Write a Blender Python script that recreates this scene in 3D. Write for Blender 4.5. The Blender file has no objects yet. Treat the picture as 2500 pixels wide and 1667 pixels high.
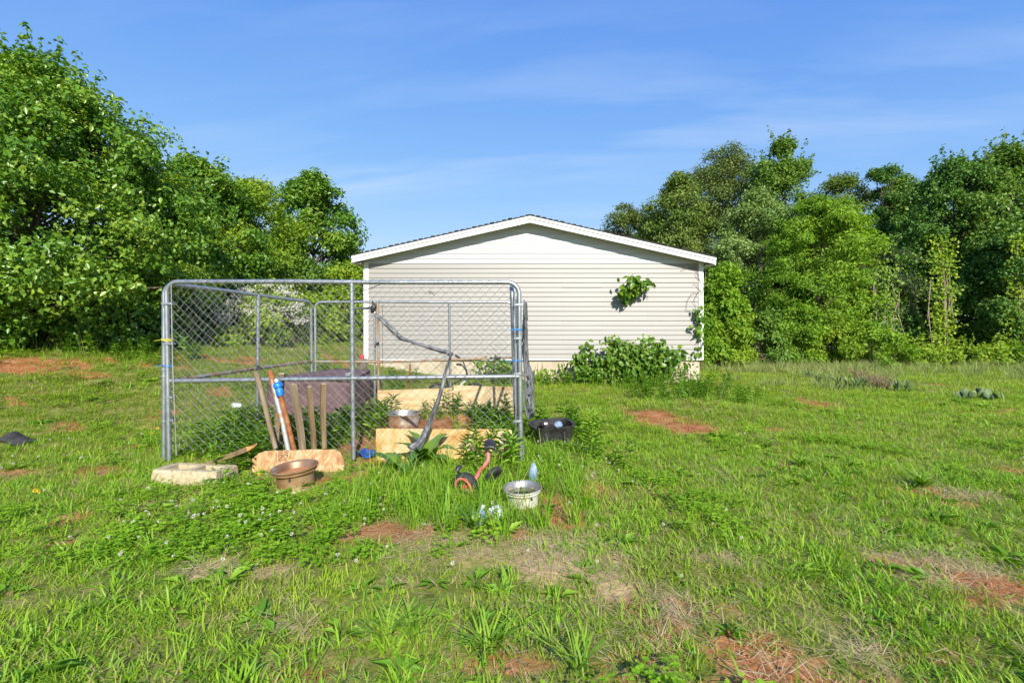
import bpy, math, random
import numpy as np
from mathutils import Vector, Matrix

random.seed(7)
RNG = np.random.default_rng(11)
scene = bpy.context.scene
col = scene.collection
R = math.radians

# ------------------------------------------------------------------ camera, world, sun, exposure
F, CX, HY, EYE = 1180.0, 1250.0, 814.0, 1.31       # focal length and horizon in photo pixels, eye height in m
cam_d = bpy.data.cameras.new('camera')
cam_d.sensor_width = 36.0
cam_d.lens = 36.0 * F / 2500.0
cam_d.shift_y = -(833.5 - HY) / 2500.0
cam_d.clip_start = 0.05
cam_d.clip_end = 2000
cam = bpy.data.objects.new('camera', cam_d)
cam.location = (0, 0, EYE)
cam.rotation_euler = (R(90), 0, 0)
col.objects.link(cam)
scene.camera = cam

EXPO = 0.68
SUN_EL, SUN_AZ = R(31), R(167)                     # azimuth clockwise from +Y: behind the camera, to the right
to_sun = Vector((math.sin(SUN_AZ) * math.cos(SUN_EL), math.cos(SUN_AZ) * math.cos(SUN_EL), math.sin(SUN_EL)))
world = bpy.data.worlds.new('World')
scene.world = world
world.use_nodes = True
wt = world.node_tree
for n in list(wt.nodes):
    wt.nodes.remove(n)
def wn(t, **k):
    n = wt.nodes.new(t)
    for a, b in k.items():
        setattr(n, a, b)
    return n
w_out = wn('ShaderNodeOutputWorld')
w_bg = wn('ShaderNodeBackground')
w_bg.inputs['Strength'].default_value = 0.15
w_sky = wn('ShaderNodeTexSky', sky_type='NISHITA', sun_disc=False)
w_sky.sun_elevation = SUN_EL
w_sky.sun_rotation = SUN_AZ
w_sky.altitude = 200
w_sky.air_density = 0.6
w_sky.dust_density = 0.0
w_sky.ozone_density = 3.0
w_hs = wn('ShaderNodeHueSaturation')
w_hs.inputs['Hue'].default_value = 0.508
w_hs.inputs['Saturation'].default_value = 1.2
w_hs.inputs['Value'].default_value = 1.0
wt.links.new(w_sky.outputs[0], w_hs.inputs['Color'])
# soft shoulder, so that the sky keeps its blue down to the tree tops as on film
def wvec(op, a, b):
    n = wn('ShaderNodeVectorMath', operation=op)
    for i, v in enumerate((a, b)):
        if isinstance(v, tuple):
            n.inputs[i].default_value = v
        else:
            wt.links.new(v, n.inputs[i])
    return n.outputs[0]
SKY_K = tuple(v * 2 ** (0.15 - EXPO) for v in (4.3, 4.2, 9.6))
SKY_S = 0.15 * 2 ** EXPO
w_num = wvec('MULTIPLY', w_hs.outputs[0], SKY_K)
w_den = wvec('ADD', wvec('MULTIPLY', w_num, (SKY_S / 1.15,) * 3), (1.0, 1.0, 1.0))
w_blue = wvec('DIVIDE', w_num, w_den)
# thin cirrus: noise on a flat layer far above, streaked along X
w_geo = wn('ShaderNodeNewGeometry')
w_sep = wn('ShaderNodeSeparateXYZ')
wt.links.new(w_geo.outputs['Incoming'], w_sep.inputs[0])
def wmath(op, a, b=None, clamp=False):
    n = wn('ShaderNodeMath', operation=op, use_clamp=clamp)
    for i, v in enumerate((a, b)):
        if v is None:
            continue
        if isinstance(v, (int, float)):
            n.inputs[i].default_value = v
        else:
            wt.links.new(v, n.inputs[i])
    return n.outputs[0]
up = wmath('MAXIMUM', wmath('MULTIPLY', w_sep.outputs['Z'], -1.0), 0.02)
lx = wmath('DIVIDE', wmath('MULTIPLY', w_sep.outputs['X'], -1.0), wmath('ADD', up, 0.12))
ly = wmath('DIVIDE', wmath('MULTIPLY', w_sep.outputs['Y'], -1.0), wmath('ADD', up, 0.12))
w_cmb = wn('ShaderNodeCombineXYZ')
wt.links.new(wmath('MULTIPLY', lx, 0.42), w_cmb.inputs[0])
wt.links.new(wmath('ADD', wmath('MULTIPLY', ly, 1.9), wmath('MULTIPLY', lx, 0.25)), w_cmb.inputs[1])
w_n1 = wn('ShaderNodeTexNoise')
w_n1.inputs['Scale'].default_value = 1.6
w_n1.inputs['Detail'].default_value = 4
w_n1.inputs['Roughness'].default_value = 0.55
w_n1.inputs['Distortion'].default_value = 0.3
wt.links.new(w_cmb.outputs[0], w_n1.inputs['Vector'])
w_n2 = wn('ShaderNodeTexNoise')
w_n2.inputs['Scale'].default_value = 0.45
w_n2.inputs['Detail'].default_value = 2
wt.links.new(w_cmb.outputs[0], w_n2.inputs['Vector'])
m1 = wmath('MULTIPLY', wmath('SUBTRACT', w_n1.outputs[0], 0.44), 3.2, True)
m2 = wmath('MULTIPLY', wmath('SUBTRACT', w_n2.outputs[0], 0.42), 3.6, True)
cl = wmath('MULTIPLY', wmath('MULTIPLY', m1, m2), 0.5)
w_mix = wn('ShaderNodeMix', data_type='RGBA')
wt.links.new(cl, w_mix.inputs['Factor'])
wt.links.new(w_blue, w_mix.inputs[6])
w_mix.inputs[7].default_value = (3.9, 4.2, 4.5, 1)
wt.links.new(w_mix.outputs[2], w_bg.inputs['Color'])
wt.links.new(w_bg.outputs[0], w_out.inputs['Surface'])

sun_d = bpy.data.lights.new('sun', 'SUN')
sun_d.energy = 4.4
sun_d.angle = R(0.5)
sun_d.color = (1.0, 0.94, 0.83)
sun = bpy.data.objects.new('sun', sun_d)
sun.location = (6, -10, 12)
sun.rotation_euler = (-to_sun).to_track_quat('-Z', 'Y').to_euler()
col.objects.link(sun)

scene.view_settings.view_transform = 'Standard'
scene.view_settings.look = 'None'
scene.view_settings.exposure = EXPO
scene.view_settings.gamma = 1.0
scene.view_settings.use_curve_mapping = False
scene.render.engine = 'CYCLES'
scene.cycles.max_bounces = 5
scene.cycles.diffuse_bounces = 3
scene.cycles.glossy_bounces = 2
scene.cycles.transmission_bounces = 3
scene.cycles.transparent_max_bounces = 8

# ------------------------------------------------------------------ noise and terrain
_perm = np.random.default_rng(3).random((256, 256))
def vnoise(x, y, seed=0):
    x = np.asarray(x, float) + seed * 17.3
    y = np.asarray(y, float) + seed * 9.1
    xi = np.floor(x).astype(int); yi = np.floor(y).astype(int)
    fx = x - xi; fy = y - yi
    fx = fx * fx * (3 - 2 * fx); fy = fy * fy * (3 - 2 * fy)
    g = lambda a, b: _perm[a & 255, b & 255]
    return (g(xi, yi) * (1 - fx) + g(xi + 1, yi) * fx) * (1 - fy) + (g(xi, yi + 1) * (1 - fx) + g(xi + 1, yi + 1) * fx) * fy
def fbm(x, y, seed=0, octv=3):
    s = 0; a = 1; t = 0
    for i in range(octv):
        s = s + a * vnoise(np.asarray(x) * 2 ** i, np.asarray(y) * 2 ** i, seed + i * 5)
        t += a; a *= 0.5
    return s / t
def sst(t):
    t = np.clip(t, 0, 1)
    return t * t * (3 - 2 * t)
def height(x, y):
    x = np.asarray(x, float); y = np.asarray(y, float)
    u = 0.11 * (-x - 2.5) + 0.075 * (y - 5)
    h1 = 1.0 * sst((u - 0.2) / 0.8)
    h2 = 0.13 * sst((y - 8) / 3.0) * (1 - sst((x - 4.8) / 3.5))
    h = h1 + h2 * (1 - sst(h1))
    h = h + 0.15 * np.exp(-((x - 3.1) / 0.9) ** 2 - ((y - 8.1) / 0.8) ** 2)
    near = np.exp(-(y / 25.0) ** 2)
    h = h + near * (0.05 * (fbm(x * 0.9, y * 0.9, 2) - 0.5) + 0.03 * (fbm(x * 4, y * 4, 4, 2) - 0.5))
    return h
def hz(x, y):
    return float(height(x, y))
def gpt(px, py):
    """where the ray through a photo pixel meets the terrain (used only to read real ground positions)"""
    prev = 1.0
    for i in range(4000):
        Y = 1.0 + i * 0.02
        X = (px - CX) * Y / F; Z = EYE + (HY - py) * Y / F
        if Z <= hz(X, Y):
            return X, Y
    return X, Y
def at(px, py, Y):
    return Vector(((px - CX) * Y / F, Y, EYE + (HY - py) * Y / F))

# ------------------------------------------------------------------ materials
def new_mat(name):
    m = bpy.data.materials.new(name)
    m.use_nodes = True
    t = m.node_tree
    for n in list(t.nodes):
        t.nodes.remove(n)
    o = t.nodes.new('ShaderNodeOutputMaterial')
    return m, t, o
def ramp(t, fac, stops):
    n = t.nodes.new('ShaderNodeValToRGB')
    while len(n.color_ramp.elements) > len(stops):
        n.color_ramp.elements.remove(n.color_ramp.elements[-1])
    while len(n.color_ramp.elements) < len(stops):
        n.color_ramp.elements.new(1)
    for e, (p, c) in zip(n.color_ramp.elements, stops):
        e.position = p
        e.color = (*c, 1)
    t.links.new(fac, n.inputs[0])
    return n.outputs[0]
def noise(t, scale, detail=4, rough=0.55, stretch=(1, 1, 1), dist=0.0, kind='Object'):
    tc = t.nodes.new('ShaderNodeTexCoord')
    mp = t.nodes.new('ShaderNodeMapping')
    mp.inputs['Scale'].default_value = stretch
    t.links.new(tc.outputs[kind], mp.inputs[0])
    n = t.nodes.new('ShaderNodeTexNoise')
    n.inputs['Scale'].default_value = scale
    n.inputs['Detail'].default_value = detail
    n.inputs['Roughness'].default_value = rough
    n.inputs['Distortion'].default_value = dist
    t.links.new(mp.outputs[0], n.inputs['Vector'])
    return n.outputs[0]
def bump(t, h, strength, dist=0.01):
    b = t.nodes.new('ShaderNodeBump')
    b.inputs['Strength'].default_value = strength
    b.inputs['Distance'].default_value = dist
    t.links.new(h, b.inputs['Height'])
    return b.outputs[0]
def pm(name, stops, scale=8, detail=5, stretch=(1, 1, 1), rough=0.6, metal=0.0, bmp=0.15, bscale=None, rough_var=0.0, dist=0.0, spec=0.5, kind='Object', bdist=0.01):
    m, t, o = new_mat(name)
    p = t.nodes.new('ShaderNodeBsdfPrincipled')
    f = noise(t, scale, detail, stretch=stretch, dist=dist, kind=kind)
    c = ramp(t, f, stops)
    t.links.new(c, p.inputs['Base Color'])
    p.inputs['Roughness'].default_value = rough
    p.inputs['Metallic'].default_value = metal
    p.inputs['Specular IOR Level'].default_value = spec
    if rough_var:
        r = t.nodes.new('ShaderNodeMapRange')
        r.inputs[3].default_value = rough - rough_var
        r.inputs[4].default_value = rough + rough_var
        t.links.new(f, r.inputs[0])
        t.links.new(r.outputs[0], p.inputs['Roughness'])
    if bmp:
        t.links.new(bump(t, noise(t, bscale or scale * 3, 4, stretch=stretch, kind=kind), bmp, bdist), p.inputs['Normal'])
    t.links.new(p.outputs[0], o.inputs[0])
    return m
def leaf_mat(name, dark, mid, light, trans=0.35, gloss=0.12, rough=0.4, inst=False, dry=None):
    m, t, o = new_mat(name)
    a = t.nodes.new('ShaderNodeAttribute'); a.attribute_name = 'tint'
    fac = a.outputs['Fac']
    if inst:
        b = t.nodes.new('ShaderNodeAttribute'); b.attribute_type = 'INSTANCER'; b.attribute_name = 'itint'
        ad = t.nodes.new('ShaderNodeMath'); ad.operation = 'MULTIPLY_ADD'
        t.links.new(fac, ad.inputs[0]); ad.inputs[1].default_value = 0.5
        h = t.nodes.new('ShaderNodeMath'); h.operation = 'MULTIPLY'; h.inputs[1].default_value = 0.5
        t.links.new(b.outputs['Fac'], h.inputs[0]); t.links.new(h.outputs[0], ad.inputs[2])
        fac = ad.outputs[0]
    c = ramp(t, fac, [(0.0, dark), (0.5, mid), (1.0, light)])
    if dry is not None:
        d = t.nodes.new('ShaderNodeAttribute'); d.attribute_type = 'INSTANCER'; d.attribute_name = 'dry'
        d2 = t.nodes.new('ShaderNodeAttribute'); d2.attribute_name = 'bdry'
        s = t.nodes.new('ShaderNodeMath'); s.operation = 'ADD'
        t.links.new(d.outputs['Fac'], s.inputs[0]); t.links.new(d2.outputs['Fac'], s.inputs[1])
        k = t.nodes.new('ShaderNodeMath'); k.operation = 'SUBTRACT'; k.inputs[1].default_value = 0.62
        t.links.new(s.outputs[0], k.inputs[0])
        k2 = t.nodes.new('ShaderNodeMath'); k2.operation = 'MULTIPLY'; k2.inputs[1].default_value = 2.6; k2.use_clamp = True
        t.links.new(k.outputs[0], k2.inputs[0])
        mx = t.nodes.new('ShaderNodeMix'); mx.data_type = 'RGBA'
        t.links.new(k2.outputs[0], mx.inputs['Factor']); t.links.new(c, mx.inputs[6])
        mx.inputs[7].default_value = (*dry, 1)
        c = mx.outputs[2]
    df = t.nodes.new('ShaderNodeBsdfDiffuse'); t.links.new(c, df.inputs[0])
    tr = t.nodes.new('ShaderNodeBsdfTranslucent')
    hs = t.nodes.new('ShaderNodeHueSaturation')
    hs.inputs['Hue'].default_value = 0.485; hs.inputs['Saturation'].default_value = 1.1; hs.inputs['Value'].default_value = 1.25
    t.links.new(c, hs.inputs['Color']); t.links.new(hs.outputs[0], tr.inputs[0])
    mx1 = t.nodes.new('ShaderNodeMixShader'); mx1.inputs[0].default_value = trans
    t.links.new(df.outputs[0], mx1.inputs[1]); t.links.new(tr.outputs[0], mx1.inputs[2])
    gl = t.nodes.new('ShaderNodeBsdfGlossy'); gl.inputs['Roughness'].default_value = rough
    gl.inputs['Color'].default_value = (0.8, 0.85, 0.8, 1)
    fr = t.nodes.new('ShaderNodeLayerWeight'); fr.inputs[0].default_value = 0.3
    fm = t.nodes.new('ShaderNodeMath'); fm.operation = 'MULTIPLY_ADD'; fm.inputs[1].default_value = gloss * 1.5; fm.inputs[2].default_value = gloss * 0.35
    t.links.new(fr.outputs['Fresnel'], fm.inputs[0])
    mx2 = t.nodes.new('ShaderNodeMixShader')
    t.links.new(fm.outputs[0], mx2.inputs[0]); t.links.new(mx1.outputs[0], mx2.inputs[1]); t.links.new(gl.outputs[0], mx2.inputs[2])
    t.links.new(mx2.outputs[0], o.inputs[0])
    return m

M = {}
M['galv'] = pm('galvanised_steel', [(0.3, (0.30, 0.325, 0.34)), (0.5, (0.37, 0.395, 0.41)), (0.7, (0.44, 0.46, 0.47))], 9, 5, rough=0.42, metal=0.75, bmp=0.05, rough_var=0.12)
M['galv_rust'] = pm('rusting_steel', [(0.38, (0.34, 0.33, 0.31)), (0.5, (0.36, 0.27, 0.17)), (0.62, (0.33, 0.17, 0.07)), (0.75, (0.45, 0.40, 0.33))], 7, 6, stretch=(1, 1, 0.6), rough=0.6, metal=0.35, bmp=0.15)
M['wire'] = pm('wire', [(0.3, (0.20, 0.20, 0.20)), (0.6, (0.33, 0.33, 0.325)), (0.8, (0.26, 0.21, 0.17))], 3, 4, rough=0.5, metal=0.4, bmp=0)
M['wire_rust'] = pm('weathered_wire', [(0.3, (0.13, 0.12, 0.11)), (0.6, (0.22, 0.19, 0.16)), (0.8, (0.17, 0.12, 0.08))], 3, 4, rough=0.6, metal=0.3, bmp=0)
M['siding'] = pm('beige_vinyl', [(0.3, (0.285, 0.268, 0.245)), (0.55, (0.315, 0.298, 0.275)), (0.8, (0.34, 0.323, 0.30))], 1.6, 6, stretch=(0.5, 1, 3), rough=0.5, bmp=0.04, bscale=60, kind='Generated')
M['siding_white'] = pm('white_vinyl', [(0.3, (0.53, 0.53, 0.535)), (0.7, (0.59, 0.59, 0.595))], 1.2, 5, stretch=(0.5, 1, 3), rough=0.5, bmp=0.04, bscale=60, kind='Generated')
M['trim'] = pm('white_trim', [(0.3, (0.70, 0.70, 0.69)), (0.7, (0.80, 0.80, 0.79))], 3, 5, stretch=(0.3, 1, 1), rough=0.45, bmp=0.03)
M['soffit'] = pm('soffit_vinyl', [(0.3, (0.55, 0.53, 0.48)), (0.7, (0.68, 0.67, 0.63))], 3, 5, rough=0.5, bmp=0.05)
M['shingle'] = pm('asphalt_shingle', [(0.35, (0.025, 0.024, 0.024)), (0.65, (0.07, 0.065, 0.06))], 40, 4, rough=0.9, bmp=0.4)
M['stucco'] = pm('tan_stucco', [(0.32, (0.36, 0.30, 0.22)), (0.5, (0.50, 0.42, 0.31)), (0.7, (0.55, 0.48, 0.38))], 2.2, 8, rough=0.9, bmp=0.35, bscale=50)
M['plywood'] = pm('weathered_plywood', [(0.30, (0.46, 0.23, 0.05)), (0.45, (0.60, 0.38, 0.14)), (0.58, (0.64, 0.48, 0.25)), (0.72, (0.70, 0.60, 0.44))], 5.0, 9, stretch=(1.2, 1, 1), rough=0.7, bmp=0.12, bscale=30, dist=1.2)
M['plywood_pale'] = pm('pale_plywood', [(0.3, (0.42, 0.25, 0.10)), (0.45, (0.56, 0.39, 0.20)), (0.6, (0.62, 0.46, 0.27)), (0.75, (0.66, 0.53, 0.36))], 2.2, 7, stretch=(0.6, 1, 5), rough=0.7, bmp=0.1, bscale=30, dist=0.6)
M['osb'] = pm('strand_board', [(0.32, (0.30, 0.14, 0.055)), (0.48, (0.46, 0.25, 0.11)), (0.6, (0.56, 0.36, 0.19)), (0.75, (0.62, 0.46, 0.30))], 11, 6, stretch=(1.0, 1, 0.45), rough=0.75, bmp=0.35, bscale=26, dist=2.5)
M['ink'] = pm('stamp_ink', [(0.4, (0.05, 0.03, 0.02)), (0.7, (0.12, 0.06, 0.03))], 60, 3, rough=0.8, bmp=0)
M['wood_grey'] = pm('weathered_wood', [(0.3, (0.145, 0.099, 0.054)), (0.5, (0.238, 0.178, 0.109)), (0.7, (0.304, 0.251, 0.177))], 16, 7, stretch=(1, 1, 0.12), rough=0.8, bmp=0.4, bscale=60)
M['wood_brown'] = pm('brown_wood', [(0.3, (0.106, 0.059, 0.027)), (0.5, (0.185, 0.125, 0.061)), (0.7, (0.264, 0.205, 0.116))], 16, 7, stretch=(1, 1, 0.12), rough=0.8, bmp=0.4, bscale=60)
M['wood_end'] = pm('cut_wood_end', [(0.3, (0.50, 0.36, 0.20)), (0.7, (0.66, 0.55, 0.38))], 40, 4, rough=0.8, bmp=0.2)
M['wood_orange'] = pm('orange_wood', [(0.3, (0.40, 0.17, 0.05)), (0.7, (0.56, 0.30, 0.11))], 20, 5, stretch=(0.15, 1, 1), rough=0.75, bmp=0.3)
M['rust'] = pm('rusted_iron', [(0.3, (0.17, 0.05, 0.015)), (0.5, (0.30, 0.10, 0.03)), (0.7, (0.40, 0.18, 0.07))], 14, 7, rough=0.85, bmp=0.4, bscale=60)
M['rust_rim'] = pm('rusted_wheel_steel', [(0.28, (0.20, 0.085, 0.03)), (0.45, (0.36, 0.21, 0.10)), (0.6, (0.44, 0.32, 0.19)), (0.75, (0.50, 0.42, 0.30))], 5, 7, stretch=(1, 1, 1.6), rough=0.55, metal=0.3, bmp=0.2, bscale=40)
M['rust_dirt'] = pm('rusty_silt', [(0.3, (0.30, 0.11, 0.035)), (0.7, (0.42, 0.19, 0.08))], 14, 6, rough=0.9, bmp=0.4)
M['rim_bright'] = pm('worn_rim_lip', [(0.3, (0.32, 0.27, 0.22)), (0.6, (0.55, 0.52, 0.48)), (0.75, (0.40, 0.28, 0.16))], 9, 5, rough=0.34, metal=0.7, bmp=0.1)
M['rust_lip'] = pm('rust_streaked_lip', [(0.3, (0.20, 0.09, 0.04)), (0.5, (0.30, 0.19, 0.12)), (0.7, (0.46, 0.40, 0.34))], 6, 6, rough=0.42, metal=0.45, bmp=0.15)
M['rim_white'] = pm('chalky_white_rim', [(0.32, (0.34, 0.17, 0.06)), (0.40, (0.55, 0.50, 0.40)), (0.6, (0.64, 0.62, 0.55)), (0.8, (0.70, 0.68, 0.62))], 9, 6, rough=0.6, metal=0.1, bmp=0.15)
M['concrete'] = pm('pebbly_concrete', [(0.3, (0.33, 0.26, 0.14)), (0.48, (0.46, 0.38, 0.23)), (0.7, (0.54, 0.47, 0.34))], 30, 5, rough=0.9, bmp=0.7, bscale=80)
M['tarp_brown'] = pm('purple_brown_cover', [(0.3, (0.095, 0.055, 0.058)), (0.55, (0.145, 0.088, 0.092)), (0.75, (0.18, 0.12, 0.12))], 4, 6, rough=0.75, bmp=0.25, bscale=20)
M['tarp_grey'] = pm('shredded_grey_tarp', [(0.3, (0.05, 0.05, 0.052)), (0.5, (0.15, 0.15, 0.155)), (0.72, (0.34, 0.34, 0.35))], 14, 7, stretch=(2, 2, 0.5), rough=0.6, bmp=0.5, bscale=24, dist=1.0)
M['tarp_dark'] = pm('dark_tarp', [(0.3, (0.05, 0.045, 0.04)), (0.7, (0.20, 0.18, 0.16))], 14, 6, rough=0.6, bmp=0.4)
M['black_plastic'] = pm('black_plastic', [(0.3, (0.014, 0.014, 0.015)), (0.7, (0.045, 0.043, 0.045))], 10, 5, rough=0.45, bmp=0.1)
M['black_cloth'] = pm('black_cloth', [(0.3, (0.018, 0.016, 0.018)), (0.7, (0.05, 0.045, 0.048))], 12, 5, rough=0.9, bmp=0.3)
M['rubber'] = pm('rubber', [(0.3, (0.012, 0.012, 0.013)), (0.7, (0.04, 0.038, 0.036))], 20, 4, rough=0.8, bmp=0.2)
M['blue_plastic'] = pm('blue_plastic', [(0.3, (0.005, 0.12, 0.42)), (0.6, (0.01, 0.20, 0.62)), (0.8, (0.10, 0.34, 0.66))], 26, 5, rough=0.4, bmp=0.1)
M['blue_tarp'] = pm('blue_tarp', [(0.3, (0.01, 0.04, 0.24)), (0.7, (0.03, 0.12, 0.46))], 12, 5, rough=0.5, bmp=0.4)
M['yellow_twine'] = pm('yellow_twine', [(0.3, (0.62, 0.52, 0.03)), (0.7, (0.72, 0.64, 0.10))], 30, 3, rough=0.6, bmp=0)
M['blue_twine'] = pm('blue_tie', [(0.3, (0.01, 0.20, 0.62)), (0.7, (0.03, 0.30, 0.70))], 30, 3, rough=0.5, bmp=0)
M['red_plastic'] = pm('faded_red_plastic', [(0.3, (0.55, 0.06, 0.06)), (0.55, (0.62, 0.14, 0.13)), (0.75, (0.64, 0.24, 0.24))], 12, 5, rough=0.5, bmp=0.08)
M['red'] = pm('bright_red', [(0.3, (0.6, 0.02, 0.02)), (0.7, (0.7, 0.05, 0.04))], 12, 3, rough=0.4, bmp=0)
M['terracotta'] = pm('terracotta', [(0.3, (0.36, 0.15, 0.06)), (0.6, (0.46, 0.24, 0.11)), (0.8, (0.50, 0.34, 0.20))], 8, 6, rough=0.85, bmp=0.2)
M['white_film'] = pm('white_plastic_film', [(0.3, (0.50, 0.51, 0.54)), (0.7, (0.80, 0.80, 0.81))], 14, 5, rough=0.35, bmp=0.5, bscale=26)
M['pale_blue'] = pm('pale_blue_plastic', [(0.3, (0.14, 0.24, 0.42)), (0.7, (0.34, 0.42, 0.52))], 14, 5, rough=0.45, bmp=0.2)
M['galv_tub'] = pm('dull_galvanised_tub', [(0.3, (0.25, 0.12, 0.05)), (0.48, (0.34, 0.22, 0.13)), (0.65, (0.42, 0.38, 0.32))], 6, 6, stretch=(1, 1, 0.4), rough=0.6, metal=0.3, bmp=0.2)
M['bike_paint'] = pm('bike_paint', [(0.3, (0.02, 0.02, 0.022)), (0.62, (0.05, 0.05, 0.05)), (0.75, (0.12, 0.11, 0.10))], 12, 4, rough=0.4, bmp=0.05)
M['bike_white'] = pm('bike_white_paint', [(0.3, (0.60, 0.60, 0.60)), (0.7, (0.72, 0.72, 0.72))], 12, 3, rough=0.4, bmp=0)
M['alloy'] = pm('dull_alloy', [(0.3, (0.42, 0.40, 0.37)), (0.7, (0.62, 0.60, 0.57))], 12, 4, rough=0.4, metal=0.7, bmp=0.05)
M['bark'] = pm('bark', [(0.3, (0.06, 0.045, 0.03)), (0.55, (0.14, 0.11, 0.08)), (0.8, (0.24, 0.20, 0.15))], 9, 7, stretch=(1, 1, 0.25), rough=0.9, bmp=0.7, bscale=20, bdist=0.03)
M['bark_pale'] = pm('pale_bark', [(0.3, (0.16, 0.12, 0.08)), (0.55, (0.30, 0.24, 0.17)), (0.8, (0.42, 0.36, 0.27))], 9, 7, stretch=(1, 1, 0.25), rough=0.9, bmp=0.6, bscale=20, bdist=0.03)
M['dry_stem'] = pm('dry_stem', [(0.3, (0.16, 0.10, 0.055)), (0.7, (0.32, 0.24, 0.14))], 20, 4, rough=0.9, bmp=0.1)
M['petal'] = pm('white_petal', [(0.3, (0.50, 0.48, 0.38)), (0.7, (0.64, 0.62, 0.55))], 60, 3, rough=0.7, bmp=0)
M['yellow_petal'] = pm('yellow_petal', [(0.3, (0.70, 0.45, 0.01)), (0.7, (0.78, 0.58, 0.03))], 60, 3, rough=0.7, bmp=0)

M['leaf_pear'] = leaf_mat('pear_leaf', (0.045, 0.130, 0.015), (0.125, 0.265, 0.024), (0.340, 0.450, 0.055), 0.32, 0.07, 0.33)
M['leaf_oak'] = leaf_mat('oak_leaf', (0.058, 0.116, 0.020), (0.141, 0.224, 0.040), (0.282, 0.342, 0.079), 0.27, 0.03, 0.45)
M['leaf_brown'] = leaf_mat('bronze_green_leaf', (0.058, 0.110, 0.022), (0.140, 0.205, 0.045), (0.270, 0.295, 0.095), 0.26, 0.03, 0.45)
M['leaf_poplar'] = leaf_mat('poplar_leaf', (0.058, 0.142, 0.020), (0.141, 0.266, 0.037), (0.288, 0.401, 0.066), 0.30, 0.05, 0.4)
M['leaf_silver'] = leaf_mat('silver_green_leaf', (0.090, 0.165, 0.037), (0.192, 0.307, 0.068), (0.384, 0.472, 0.154), 0.30, 0.05, 0.4)
M['leaf_lime'] = leaf_mat('lime_leaf', (0.083, 0.189, 0.015), (0.192, 0.354, 0.029), (0.371, 0.507, 0.061), 0.38, 0.03, 0.45)
M['leaf_yellow'] = leaf_mat('yellow_green_leaf', (0.096, 0.189, 0.015), (0.230, 0.366, 0.031), (0.435, 0.531, 0.064), 0.36, 0.03, 0.45)
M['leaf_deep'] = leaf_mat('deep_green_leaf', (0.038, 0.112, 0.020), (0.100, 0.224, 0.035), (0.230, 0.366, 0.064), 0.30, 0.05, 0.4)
M['leaf_cedar'] = leaf_mat('cedar_leaf', (0.043, 0.080, 0.029), (0.087, 0.138, 0.046), (0.152, 0.203, 0.075), 0.15, 0.021, 0.6)
M['leaf_big'] = leaf_mat('broad_leaf', (0.036, 0.105, 0.010), (0.100, 0.215, 0.018), (0.225, 0.350, 0.036), 0.34, 0.07, 0.36)
M['leaf_grey'] = leaf_mat('felted_leaf', (0.100, 0.160, 0.045), (0.180, 0.260, 0.080), (0.290, 0.370, 0.140), 0.25, 0.05, 0.6)
M['leaf_weed'] = leaf_mat('weed_leaf', (0.064, 0.177, 0.015), (0.154, 0.325, 0.024), (0.307, 0.472, 0.044), 0.34, 0.05, 0.45, inst=True)
M['leaf_cactus'] = pm('cactus_skin', [(0.3, (0.06, 0.11, 0.04)), (0.55, (0.13, 0.19, 0.07)), (0.75, (0.34, 0.31, 0.17))], 8, 5, rough=0.6, bmp=0.2)
M['grass'] = leaf_mat('lawn_blade', (0.130, 0.245, 0.013), (0.270, 0.420, 0.024), (0.430, 0.550, 0.050), 0.36, 0.02, 0.5, inst=True, dry=(0.46, 0.38, 0.16))
M['grass_broad'] = leaf_mat('broad_blade', (0.100, 0.235, 0.013), (0.215, 0.410, 0.024), (0.370, 0.550, 0.046), 0.36, 0.03, 0.45, inst=True, dry=(0.48, 0.39, 0.17))
M['clover'] = leaf_mat('clover_leaf', (0.120, 0.265, 0.014), (0.205, 0.395, 0.022), (0.310, 0.500, 0.038), 0.34, 0.02, 0.5, inst=True)
M['straw'] = leaf_mat('straw', (0.36, 0.26, 0.12), (0.54, 0.42, 0.22), (0.66, 0.55, 0.32), 0.15, 0.02, 0.5, inst=True)
M['reed'] = leaf_mat('seeding_grass', (0.15, 0.26, 0.045), (0.27, 0.34, 0.085), (0.42, 0.39, 0.18), 0.32, 0.02, 0.5, inst=True)

# ------------------------------------------------------------------ ground patches (positions on the terrain)
def patch_list(spec):
    out = []
    for (x0, y0, x1, y1, a) in spec:
        cx, cy = (x0 + x1) / 2, (y0 + y1) / 2
        lX, lY = gpt(x0, cy); rX, rY = gpt(x1, cy)
        _, fY = gpt(cx, y0); _, nY = gpt(cx, y1)
        out.append(((lX + rX) / 2, (fY + nY) / 2, abs(rX - lX) / 2, max(abs(fY - nY) / 2, 0.05), a))
    return out
DIRT = patch_list([(-60, 874, 180, 922, 1.1), (150, 900, 275, 930, 0.9), (318, 882, 385, 900, 0.9), (1545, 1000, 1650, 1050, 1.1), (1600, 1025, 1738, 1066, 1.2),
                   (2090, 1350, 2330, 1410, 0.75), (2260, 1390, 2560, 1470, 0.7), (1050, 1585, 1400, 1680, 0.75), (1440, 1560, 1700, 1660, 0.65), (868, 1275, 1095, 1325, 1.2),
                   (860, 1015, 1160, 1100, 1.3), (838, 1040, 935, 1110, 1.1), (1950, 972, 2030, 996, 0.9), (600, 1165, 870, 1185, 0.9), (1240, 1290, 1300, 1330, 0.7),
                   (2280, 1220, 2420, 1245, 0.6), (2380, 1135, 2520, 1160, 0.7), (530, 868, 660, 886, 0.8), (850, 1110, 1000, 1140, 0.8), (1780, 1630, 2000, 1700, 0.7),
                   (2100, 1570, 2500, 1660, 0.45), (560, 1600, 900, 1680, 0.45), (60, 1010, 130, 1030, 0.6), (690, 900, 760, 925, 0.5), (1490, 985, 1560, 1010, 0.6)])
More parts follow.
